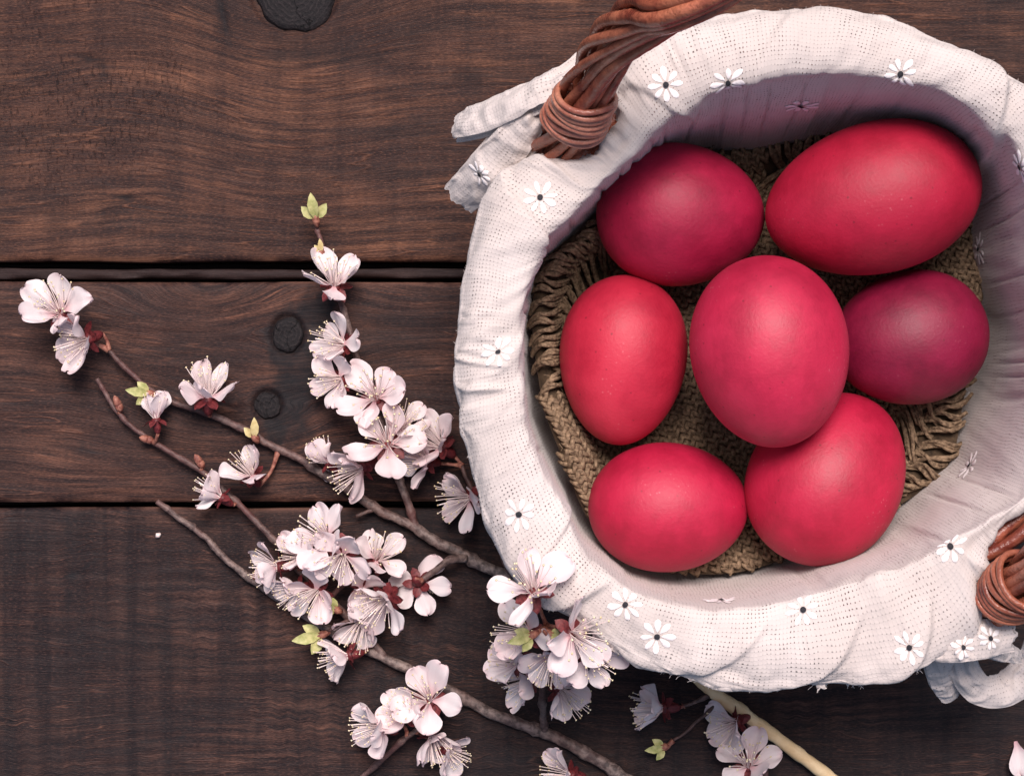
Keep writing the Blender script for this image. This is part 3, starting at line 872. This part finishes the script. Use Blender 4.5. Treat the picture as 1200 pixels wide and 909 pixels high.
nr, na = 60, 160
qa = np.linspace(0, 2 * math.pi, na, endpoint=False); qr = np.linspace(.02, 1, nr)
A_, Q_ = np.meshgrid(qa, qr, indexing='ij')
X_ = MC.x + mat_r(A_) * Q_ * np.cos(A_); Y_ = MC.y + mat_r(A_) * Q_ * np.sin(A_)
Vm = np.stack([X_, Y_, mat_z(X_, Y_)], -1)
link('mat_ground', grid_mesh('mat_ground', Vm, M['jute_base'], True), mat_root)


def loop_zone(a):
    d = math.degrees(a) % 360
    return 118 < d < 196 or 305 < d < 352 or 62 < d < 84


def mpt(x, y, lift): return np.array([x, y, float(mat_z(np.float64(x), np.float64(y))) + lift])


m = MB()
pitch_u, pitch_v = .0032, .0024
for i in range(-27, 28):
    for j in range(-36, 37):
        # wales run slanting
        uu, vv = i * pitch_u, j * pitch_v
        ca, sa = math.cos(.5), math.sin(.5)
        x = MC.x + uu * ca - vv * sa; y = MC.y + uu * sa + vv * ca
        r = math.hypot(x - MC.x, y - MC.y); a = math.atan2(y - MC.y, x - MC.x)
        if r > float(mat_r(np.float64(a))) * (.76 if loop_zone(a) else .99): continue
        for sgn_ in (-1, 1):
            du = sgn_ * .0008; lean = sgn_ * .60 + rng.uniform(-.2, .2)
            cx_ = x + du * ca + rng.uniform(-.0002, .0002); cy_ = y + du * sa + rng.uniform(-.0002, .0002)
            dx = math.sin(lean); dy = math.cos(lean); wx, wy = dx * ca - dy * sa, dx * sa + dy * ca
            L = .0019 * rng.uniform(.85, 1.2); lift = rng.uniform(0, .0005)
            P = [mpt(cx_ - wx * L, cy_ - wy * L, .0000), mpt(cx_ - wx * L * .4, cy_ - wy * L * .4, .0012 + lift), mpt(cx_ + wx * L * .4, cy_ + wy * L * .4, .0012 + lift), mpt(cx_ + wx * L, cy_ + wy * L, .0000)]
            m.tube(P, [.0006, .00088, .00088, .0006], 6, cap=False, jitter=.12)
link('stitches', m.mesh('stitches', M['jute']), mat_root, kind='stuff')
# looped border: long arching loops of two-ply yarn, uneven, where the mat's edge turns up
m = MB()
for row, (q0_, q1_, nn_, hgt) in enumerate(((.72, .90, 165, .0028), (.85, 1.01, 178, .0034))):
    for k in range(nn_):
        a = 2 * math.pi * k / nn_ + rng.uniform(-.014, .014)
        if not loop_zone(a): continue
        R_ = float(mat_r(np.float64(a))); sl = (.13 if row else -.15) + rng.uniform(-.07, .07); hh = hgt * rng.uniform(.7, 1.35); sq = rng.uniform(-.03, .03)
        P = []
        for u in np.linspace(0, 1, 8):
            q = q0_ + sq + (q1_ - q0_) * u; aa = a + sl * (u - .5) + .02 * math.sin(6 * u)
            x = MC.x + R_ * q * math.cos(aa); y = MC.y + R_ * q * math.sin(aa)
            P.append(mpt(x, y, .0004 + hh * math.sin(math.pi * u)))
        ph = rng.uniform(0, 6)
        for ply in (0, math.pi):
            Q = [p + .00052 * np.array([math.cos(a + 1.57) * math.cos(ph + ply + 5 * n_ / 7), math.sin(a + 1.57) * math.cos(ph + ply + 5 * n_ / 7), math.sin(ph + ply + 5 * n_ / 7)]) for n_, p in enumerate(P)]
            m.tube(Q, .00066, 6, cap=False, jitter=.14)
link('border_loops', m.mesh('border_loops', M['jute']), mat_root, kind='stuff')
m = MB()
for _ in range(420):
    a = rng.uniform(0, 2 * math.pi); q = rng.uniform(.55, 1.02); x = MC.x + .070 * q * math.cos(a); y = MC.y + .070 * q * math.sin(a)
    b = rng.uniform(0, 6.28); L = rng.uniform(.001, .004)
    P = [mpt(x, y, .0016), mpt(x + math.cos(b) * L * .5, y + math.sin(b) * L * .5, .0026), mpt(x + math.cos(b + .6) * L, y + math.sin(b + .6) * L, .0022)]
    m.tube(P, .00013, 3, cap=False)
link('loose_fibres', m.mesh('loose_fibres', M['jute']), mat_root, kind='stuff')

# ------------------------------------------------------------------ eggs
def egg_mesh(name, L, W, k, mat, nu=72, nv=48):
    m = MB(); V = [(-L / 2, 0, 0)]
    for j in range(1, nv):
        t = -math.cos(math.pi * j / nv)
        r = W / 2 * math.sqrt(1 - t * t) * (1 + k * t) / (1 + .5 * k * k)
        for i in range(nu):
            a = 2 * math.pi * i / nu; V.append((t * L / 2, r * math.cos(a), r * math.sin(a)))
    V.append((L / 2, 0, 0))
    F = [(0, 1 + (i + 1) % nu, 1 + i) for i in range(nu)]
    for j in range(nv - 2):
        for i in range(nu):
            l = (i + 1) % nu; F.append((1 + j * nu + i, 1 + j * nu + l, 1 + (j + 1) * nu + l, 1 + (j + 1) * nu + i))
    e = len(V) - 1; b = 1 + (nv - 2) * nu
    F += [(b + i, b + (i + 1) % nu, e) for i in range(nu)]
    m.add(V, F); return m.mesh(name, mat)


# centre px, length px, width px, heading of the broad end (deg, ccw in the picture), tilt of that end upward, k, z
EGGS = [
    (798, 252, 200, 168, 178, 14, .09, .0515, ((.41, .008, .052), (.23, .003, .026)), 'crimson egg at the upper left of the basket, nearest the wrapped handle'),
    (1023, 233, 256, 178, 14, 3, .07, .0640, ((.43, .007, .038), (.27, .003, .020)), 'longest bright red egg, at the upper right against the shaded cloth'),
    (730, 422, 200, 150, 86, 6, .10, .0500, ((.47, .015, .045), (.31, .006, .026)), 'upright coral-red egg at the left, next to the looped mat border'),
    (902, 412, 226, 186, 98, 4, .05, .0765, ((.45, .011, .050), (.27, .004, .026)), 'big pinkish red egg on top in the middle of the others'),
    (1066, 396, 186, 158, 10, -6, .08, .0495, ((.23, .0035, .036), (.11, .0015, .018)), 'darkest, purplish red egg at the far right'),
    (969, 560, 212, 180, 238, 8, .07, .0500, ((.42, .007, .042), (.26, .003, .022)), 'crimson egg at the lower right, partly beneath the middle egg'),
    (783, 594, 188, 152, 180, 4, .05, .0465, ((.41, .007, .044), (.25, .003, .023)), 'small raspberry-red egg at the bottom left, lowest in the basket'),
]
for k, (x, y, L, W, hd, tilt, kk, z, (c1, c2), lab) in enumerate(EGGS):
    sc = (H - z) / H / S
    me = egg_mesh('red_egg', L * sc, W * sc, kk, egg_material('egg_dye_%d' % k, c1, c2))
    o = link('red_egg', me, None, lab, 'egg', 'dyed red eggs in the basket')
    o.location = U(x, y, z)
    o.rotation_euler = (Matrix.Rotation(math.radians(hd), 4, 'Z') @ Matrix.Rotation(math.radians(-tilt), 4, 'Y') @ Matrix.Rotation(k * 1.3, 4, 'X')).to_euler()

# ------------------------------------------------------------------ blossoming branches
def petal_mesh(seed):
    r = random.Random(seed); nu, nv = 13, 9
    L = .0110 * r.uniform(.86, 1.06); W = .0043 * r.uniform(.82, 1.16)
    cup = r.uniform(.02, .42); side = r.uniform(-.05, .55); tip = r.uniform(-.75, .45); notch = r.uniform(.0, .10); rp = r.uniform(0, 6); bend = r.uniform(-.10, .10)
    wide = r.uniform(.56, .66)
    V = np.zeros((nu, nv, 3)); al = np.zeros((nu, nv))
    for i in range(nu):
        u = math.sin(.5 * math.pi * i / (nu - 1)) ** .9
        if u > wide: w = W * math.sqrt(max(0, 1 - ((u - wide) / (1 - wide)) ** 2) * .985 + .015)
        else:
            q = u / wide; w = W * (.13 + .87 * q * q * (3 - 2 * q) ** .8 / 1.0) if q < 1 else W
            w = min(w, W)
        for j in range(nv):
            v = -1 + 2 * j / (nv - 1)
            x = L * u - L * notch * math.exp(-(v * w / W / .25) ** 2) * max(0, u - .7) / .3 - L * (.025 * math.sin(4 * v + rp) + .018 * math.sin(9 * v + 3 * rp)) * u * u
            y = w * v + L * bend * u * u
            z = L * (cup * u * u + tip * max(0, u - .6) ** 2 * 2.5) + side * w * v * v
            z += .00060 * math.sin(4 * v + rp + 3 * u) * u + .0006 * math.sin(8 * u + 2 * v + rp) * abs(v) * u + .00035 * math.sin(7 * v + 2 * rp) * u * u
            V[i, j] = (x, y, z); al[i, j] = u
    return grid_mesh('petal', V, M['petal'], attrs={'along': ('FLOAT', al)})


PETALS = [petal_mesh(100 + k) for k in range(18)]


def stamen_mesh(seed):
    r = random.Random(seed); m = MB()
    for k in range(26):
        a = 2 * math.pi * k / 26 + r.uniform(-.15, .15); sp = r.uniform(.15, .80); L = r.uniform(.0075, .0118)
        b = .0009
        P = []
        for t in (0, .35, .7, 1):
            rr = b + L * t * math.sin(sp) * (1 - .12 * t); P.append((rr * math.cos(a + .1 * t), rr * math.sin(a + .1 * t), L * t * math.cos(sp) + .0004 * math.sin(3 * t + k)))
        m.tube(P, [.00016, .00013, .00012, .00011], 4, 0, cap=False)
        p = Vector(P[-1]); q = .00036
        m.add([p + Vector(d) * q for d in ((1.2, 0, 0), (-1.2, 0, 0), (0, 1, 0), (0, -1, 0), (0, 0, .9), (0, 0, -.9))],
              [(0, 2, 4), (2, 1, 4), (1, 3, 4), (3, 0, 4), (2, 0, 5), (1, 2, 5), (3, 1, 5), (0, 3, 5)], 1)
    m.tube([(0, 0, 0), (.0002, 0, .006), (.0006, 0, .0105)], [.0003, .0002, .00022], 5, 0)
    return m.mesh('stamens', [M['filament'], M['anther']])


STAMENS = [stamen_mesh(40 + k) for k in range(4)]


def calyx_into(m, sc, seed):
    """cup and five sepals, opening along +Z, petals sit at z = 0"""
    r = random.Random(seed)
    P = [(0, 0, -.0082), (0, 0, -.0072), (0, 0, -.0052), (0, 0, -.0028), (0, 0, -.0006), (0, 0, .0002)]
    m.tube([Vector(p) * sc for p in P], [.0006 * sc, .0015 * sc, .0022 * sc, .0024 * sc, .0025 * sc, .0019 * sc], 10, 0)
    for k in range(5):
        a = 2 * math.pi * (k + .5) / 5 + r.uniform(-.1, .1); L = .0052 * sc; W = .0021 * sc
        dn = r.uniform(-.6, .1)
        ca, sa = math.cos(a), math.sin(a); V = []
        for u, w in ((0, .8), (.4, 1.0), (.75, .75), (1.0, .08)):
            for v in (-1, 0, 1):
                rr = .0020 * sc + L * u * .9; y = W * w * v
                z = -.0010 * sc + L * dn * u * u - .0003 * (v == 0)
                V.append((rr * ca - y * sa, rr * sa + y * ca, z))
        m.add(V, [(i * 3 + j, i * 3 + j + 1, i * 3 + j + 4, i * 3 + j + 3) for i in range(3) for j in range(2)], 0)


def zmin_of(Mx, open_deg, L):
    lo = 9
    for k in range(12):
        a = 2 * math.pi * k / 12; e = math.radians(90 - open_deg)
        p = Mx @ Vector((L * math.cos(e) * math.cos(a), L * math.cos(e) * math.sin(a), L * math.sin(e))); lo = min(lo, p.z)
    return lo


class Branch:
    def __init__(s, label):
        s.root = link('flowering_branch', None, None, label, 'branch', 'blossoming apricot twigs'); s.lines = []

    def twig(s, pts, r0, r1, grey=(0, 0), seed=0, knob=.08):
        """pts: (px, py, z)"""
        P3 = [U(*p) for p in pts]
        L = sum((P3[i + 1] - P3[i]).length for i in range(len(P3) - 1)); n = max(8, int(L / .0011))
        P = catmull(P3, n); r = random.Random(seed)
        t = np.linspace(0, 1, n); R = .80 * (r0 + (r1 - r0) * t)
        node = np.zeros(n)
        k = .006
        pos = t * L
        while k < L:
            node += np.exp(-((pos - k) / .0012) ** 2) * r.uniform(.15, .45); k += r.uniform(.010, .022)
        R = R * (1 + knob * fbm(pos * 260, 0 * pos, seed + 60) + node)
        P = P + np.stack([.00045 * fbm(pos * 90, 0 * pos, seed + 61), .00045 * fbm(pos * 90, 0 * pos, seed + 62), 0 * pos], -1)
        gr = np.clip(grey[0] + (grey[1] - grey[0]) * t + .3 * fbm(pos * 120, 0 * pos, seed + 63), 0, 1)
        m = MB(); m.tube(P, R, 12, 0, gr, jitter=.07)
        o = link('twig', m.mesh('twig', M['bark'], attr='grey'), s.root)
        s.lines.append(P); return P

    def nearest(s, p):
        best = None
        for P in s.lines:
            d = np.linalg.norm(P - np.array(p), axis=1); k = int(np.argmin(d))
            if best is None or d[k] < best[0]: best = (d[k], Vector(P[k]))
        return best

    def blossom(s, px_, py_, az, tilt, opn=72, z=.012, sc=1.0, roll=0.0, n=5, seed=0, stam=True, ground=True):
        R = random.Random(seed * 13 + 5)
        ax = Vector((math.cos(math.radians(az)) * math.sin(math.radians(tilt)), math.sin(math.radians(az)) * math.sin(math.radians(tilt)), math.cos(math.radians(tilt))))
        q = ax.to_track_quat('Z', 'Y').to_matrix().to_4x4() @ Matrix.Rotation(math.radians(roll), 4, 'Z')
        if ground:
            for _ in range(4):
                Mx = Matrix.Translation(U(px_, py_, z)) @ q
                lo = min(zmin_of(Mx, opn, .0128 * sc), (Mx @ Vector((0, 0, -.0085 * sc))).z - .001)
                if lo < .0012: z += .0014 - lo
        Mx = Matrix.Translation(U(px_, py_, z)) @ q
        m = MB(); calyx_into(m, sc * .80, seed)
        base = Vector((0, 0, -.0064 * sc)); d, tp = s.nearest(Mx @ base)
        loc = Mx.inverted() @ tp
        if d < .035:
            mid = base.lerp(loc, .5) + Vector((0, 0, -.12 * (loc - base).length))
            w = Mx @ mid
            if w.z < .0015: w.z = .0015; mid = Mx.inverted() @ w
            m.tube(catmull([base, mid, loc], 7), [.0006, .0006, .0006, .0006, .0007, .0009, .0012], 7, 1)
        b = link('blossom', m.mesh('blossom', [M['calyx'], M['bud_scale']]), s.root); b.matrix_world = Mx
        b.matrix_basis = Mx
        for k in range(n):
            p = link('petal', PETALS[R.randrange(len(PETALS))], b)
            e = 90 - (opn + R.uniform(-20, 17))
            p.matrix_basis = Matrix.Rotation(2 * math.pi * k / 5 + R.uniform(-.22, .22), 4, 'Z') @ Matrix.Translation((.0012 * sc, 0, .0004 + .00012 * (k % 3))) @ \
                Matrix.Rotation(-math.radians(e), 4, 'Y') @ Matrix.Rotation(R.uniform(-.42, .42), 4, 'X') @ Matrix.Scale(sc * R.uniform(.84, 1.08), 4)
        if stam:
            st = link('stamens', STAMENS[R.randrange(4)], b)
            st.matrix_basis = Matrix.Rotation(R.uniform(0, 6), 4, 'Z') @ Matrix.Scale(sc * R.uniform(.95, 1.1), 4)
        return b

    def bud(s, px_, py_, az, L=.008, z=.006, kind='green', seed=0):
        """swelling leaf bud: scales at the foot, pointed leaflets out of it"""
        L *= .88; R = random.Random(seed + 900); m = MB(); o = U(px_, py_, z)
        d = Vector((math.cos(math.radians(az)), math.sin(math.radians(az)), .35)).normalized()
        sd = d.cross(Vector((0, 0, 1))).normalized(); up = sd.cross(d)
        m.tube([o - d * L * .15, o + d * L * .1, o + d * L * .35, o + d * L * .5], [.0006, .0014, .0013, .0005], 8, 1)
        if kind != 'scale':
            n = 3 if kind == 'green' else 2
            for k in range(n):
                spread = (k - (n - 1) / 2) * .75 + R.uniform(-.12, .12); LL = L * (1.05 if k == n // 2 else .72)
                dd = (d * math.cos(spread) + sd * math.sin(spread)).normalized(); s2 = dd.cross(up).normalized()
                V = []
                for u, w in ((0, .3), (.3, .9), (.6, 1), (.85, .55), (1, .05)):
                    for v in (-1, 0, 1):
                        V.append(o + d * L * .25 + dd * LL * u + s2 * (L * .21 * w * v) + up * (L * .10 * abs(v) * w + L * .12 * math.sin(3 * u) + (.0008 if k == n // 2 else 0)))
                m.add(V, [(i * 3 + j, i * 3 + j + 1, i * 3 + j + 4, i * 3 + j + 3) for i in range(4) for j in range(2)], 0)
        else:
            m.tube([o + d * L * .2, o + d * L * .5, o + d * L * .8, o + d * L], [.0010, .0014, .0010, .0002], 8, 0)
        dd_, tp = s.nearest(o)
        if dd_ < .03: m.tube([o, o.lerp(tp, .5), tp], [.0008, .0008, .0010], 6, 1)
        mats = [M['bud_leaf'] if kind == 'green' else M['leaf_pale'] if kind == 'pale' else M['bud_scale'], M['bud_scale']]
        return link('bud', m.mesh('bud', mats), s.root)


# branch with the twig rising to the top bud, running in under the basket
A = Branch('longest blossoming branch, reaching from the upper left in under the basket')
A.twig([(128, 410, .006), (150, 434, .005), (187, 463, .004), (233, 481, .004), (283, 502, .004), (313, 520, .004), (360, 543, .004), (400, 566, .004), (440, 595, .004), (480, 616, .0045),
        (520, 640, .005), (560, 660, .005), (610, 682, .005), (680, 710, .005)], .0010, .0025, (-.3, 1), 1)
A.twig([(371, 262, .010), (376, 282, .010), (386, 312, .009), (400, 352, .009), (411, 395, .009), (425, 440, .009), (446, 495, .008), (464, 545, .006), (476, 582, .005), (488, 618, .0045)], .0009, .0017, (0, .3), 2)
A.twig([(546, 654, .006), (526, 656, .010), (508, 668, .013), (494, 680, .015)], .0019, .0011, (.6, .1), 3)
A.twig([(600, 678, .006), (585, 640, .008), (570, 610, .010), (556, 580, .010), (542, 545, .009)], .0012, .0009, (.2, 0), 4)
A.twig([(440, 597, .004), (430, 600, .005), (418, 605, .006)], .0011, .0006, (.3, 0), 5)
B_ = A.blossom
B_(70, 366, 110, 32, 76, .016, 1.12, 20, seed=1)
B_(101, 398, 205, 48, 70, .013, 1.05, 50, seed=2)
B_(243, 465, 90, 58, 66, .011, 1.12, 18, seed=3)
B_(392, 334, 95, 44, 74, .014, 1.10, 10, seed=7)
B_(402, 403, 165, 52, 70, .012, .98, 30, seed=8)
B_(398, 444, 190, 42, 74, .012, .92, 60, seed=9)
B_(440, 466, 110, 22, 78, .016, 1.10, 8, seed=10)
B_(455, 520, 100, 24, 80, .019, 1.22, 18, seed=11)
B_(424, 548, 205, 62, 66, .012, .98, 40, seed=12)
B_(384, 541, 130, 66, 40, .010, .78, 0, seed=13)
B_(517, 522, 140, 60, 70, .011, 1.05, 30, seed=14)
B_(549, 583, 190, 58, 72, .011, 1.05, 12, seed=15)
B_(470, 500, 60, 40, 72, .013, .90, 40, n=4, seed=48)
B_(500, 540, 170, 55, 70, .011, .88, 10, seed=49)
B_(491, 683, 300, 158, 84, .012, .95, 25, seed=22)
B_(295, 556, 118, 50, 62, .010, .92, 24, n=4, seed=5)
A.bud(371, 262, 97, .0095, .012, 'green', 1); A.bud(378, 298, 120, .005, .010, 'pale', 2); A.bud(180, 462, 172, .0085, .006, 'green', 3)
A.bud(301, 516, 118, .0075, .007, 'pale', 4)

# second branch
Cb = Branch('blossoming branch lying below the longest one, its bare pale tip crossing the narrow joint')
Cb.twig([(185, 588, .004), (212, 608, .004), (235, 625, .004), (262, 650, .004), (300, 682, .004), (340, 710, .004), (380, 733, .004), (420, 754, .004), (470, 779, .004), (530, 811, .004), (585, 838, .004),
         (640, 859, .0042), (690, 885, .0045), (740, 916, .0045), (800, 955, .005)], .0011, .0027, (.45, .6), 11)
Cb.twig([(113, 442, .006), (125, 462, .005), (142, 487, .005), (170, 510, .005), (197, 527, .005), (240, 553, .006), (270, 582, .006), (300, 611, .007), (330, 642, .008), (352, 668, .008), (385, 700, .007), (420, 735, .005), (452, 770, .004)],
        .0009, .0016, (0, .1), 12)
Cb.twig([(640, 858, .004), (637, 835, .014), (636, 812, .030), (640, 785, .048), (642, 760, .064), (640, 735, .078)], .0016, .0010, (.3, 0), 13)
Cb.twig([(425, 722, .010), (405, 728, .011), (383, 740, .011)], .0007, .0007, (0, 0), 14)
Cb.twig([(532, 812, .004), (508, 834, .012), (488, 852, .013), (462, 876, .010), (432, 905, .005), (412, 925, .004)], .0012, .0011, (.1, 0), 15)
Cb.twig([(385, 702, .008), (408, 678, .014), (425, 655, .015), (432, 630, .013)], .0011, .0008, (.1, 0), 16)
B_ = Cb.blossom
B_(183, 490, 95, 82, 38, .010, .80, 36, seed=4)
B_(258, 582, 145, 70, 48, .010, .82, 0, n=4, seed=6)
B_(383, 632, 140, 34, 76, .020, 1.15, 36, seed=16)
B_(402, 650, 250, 28, 78, .022, 1.05, 0, seed=17)
B_(442, 655, 60, 40, 76, .014, .95, 20, seed=18)
B_(325, 664, 182, 80, 70, .014, .92, 10, seed=19)
B_(371, 692, 225, 36, 76, .015, 1.0, 50, seed=20)
B_(452, 702, 225, 42, 74, .018, 1.10, 14, seed=21)
B_(407, 768, 190, 70, 66, .013, .92, 30, seed=23)
B_(424, 728, 250, 60, 74, .009, .92, 10, seed=24)
B_(503, 820, 120, 26, 78, .020, 1.12, 60, seed=25)
B_(448, 850, 190, 58, 70, .015, 1.05, 20, seed=26)
B_(506, 862, 290, 62, 70, .013, .92, 0, seed=27)
B_(352, 650, 160, 50, 68, .014, .86, 30, n=4, seed=41)
B_(424, 690, 300, 40, 70, .014, .88, 12, seed=42)
B_(350, 690, 200, 55, 66, .012, .85, 50, n=4, seed=43)
B_(476, 836, 150, 40, 72, .017, .92, 30, seed=44)
B_(524, 880, 330, 60, 62, .011, .80, 10, n=4, seed=45)
kw = dict(ground=False)
B_(690, 768, 330, 36, 78, .088, 1.0, 12, seed=46, **kw)
B_(646, 770, 250, 40, 70, .070, .90, 44, seed=47, **kw)
B_(624, 692, 110, 32, 78, .108, 1.12, 50, seed=28, **kw)
B_(618, 742, 170, 38, 74, .080, 1.02, 14, seed=29, **kw)
B_(672, 742, 345, 30, 78, .098, 1.15, 30, seed=30, **kw)
B_(622, 795, 195, 62, 68, .045, .98, 22, seed=31, **kw)
B_(658, 808, 320, 44, 76, .042, 1.05, 0, seed=32, **kw)
B_(606, 775, 160, 50, 70, .055, .92, 40, seed=38, **kw)
Cb.bud(382, 742, 196, .0105, .011, 'green', 6); Cb.bud(398, 716, 150, .0075, .010, 'green', 7); Cb.bud(628, 742, 200, .0085, .088, 'green', 8); Cb.bud(640, 740, 330, .0075, .086, 'green', 9)
Cb.bud(141, 480, 110, .0060, .006, 'scale', 10); Cb.bud(178, 516, 165, .0050, .005, 'scale', 11); Cb.bud(237, 546, 120, .0055, .007, 'scale', 12); Cb.bud(302, 668, 20, .004, .006, 'scale', 13)

# short sprigs at the bottom, by the bare stick
F_ = Branch('short blossoming sprig under the pale stick at the bottom edge')
F_.twig([(838, 800, .004), (860, 826, .006), (880, 852, .006), (893, 885, .005), (900, 925, .004)], .0011, .0013, (.1, .2), 21)
F_.twig([(845, 808, .005), (820, 818, .008), (802, 826, .010)], .0009, .0007, (0, 0), 22)
F_.twig([(850, 815, .005), (815, 850, .006), (790, 868, .006)], .0007, .0006, (0, 0), 23)
B_ = F_.blossom
B_(776, 829, 180, 74, 68, .012, 1.0, 18, seed=33)
B_(862, 846, 200, 62, 72, .010, .95, 0, seed=34)
B_(877, 896, 100, 36, 76, .014, 1.08, 36, seed=35)
F_.bud(782, 874, 190, .0075, .006, 'green', 14)

G_ = Branch('little twig with one blossom cut off by the bottom edge, under the grey branch')
G_.twig([(668, 935, .005), (690, 922, .006), (715, 935, .005)], .0010, .0010, (0, 0), 31)
G_.blossom(667, 908, 170, 62, 70, .012, 1.0, 18, seed=36)

# bare peeled stick
m = MB(); P = catmull([U(806, 788, .006), U(838, 812, .0065), (U(880, 842, .006)), U(925, 875, .0055), U(985, 920, .005), U(1040, 962, .005)], 60)
t = np.linspace(0, 1, 60)
m.tube(P, (.0015 + .0007 * sstep(0, .25, t)) * (1 + .07 * fbm(t * 30, 0 * t, 300) + .28 * np.exp(-((t - .34) / .03) ** 2)), 12, jitter=.05)
link('peeled_stick', m.mesh('peeled_stick', M['peeled']), None, 'straight pale yellow stick without bark, coming out from under the cloth at the bottom', 'stick')

# fallen bits
def fallen(px_, py_, rz, sc, lab, tx=0.0):
    o = link('fallen_petal', PETALS[3], None, lab, 'petal', 'petals fallen on the table'); o.location = U(px_, py_, .0016); o.rotation_euler = (tx, 0, rz); o.scale = (sc, sc, sc); return o


fallen(371, 554, -.1, .5, 'small fallen petal on the boards just below the reddest half-open blossom', .2)
fallen(1190, 868, -1.3, 1.0, 'single fallen petal cut off by the right edge near the bottom corner', .1)
m = MB(); m.tube([U(183, 629, .0008), U(185, 627, .0012), U(188, 625, .0008)], [.0004, .0010, .0004], 7)
link('crumb', m.mesh('crumb', M['crumb']), None, 'tiny pale crumb lying on the dark near board', 'crumb')
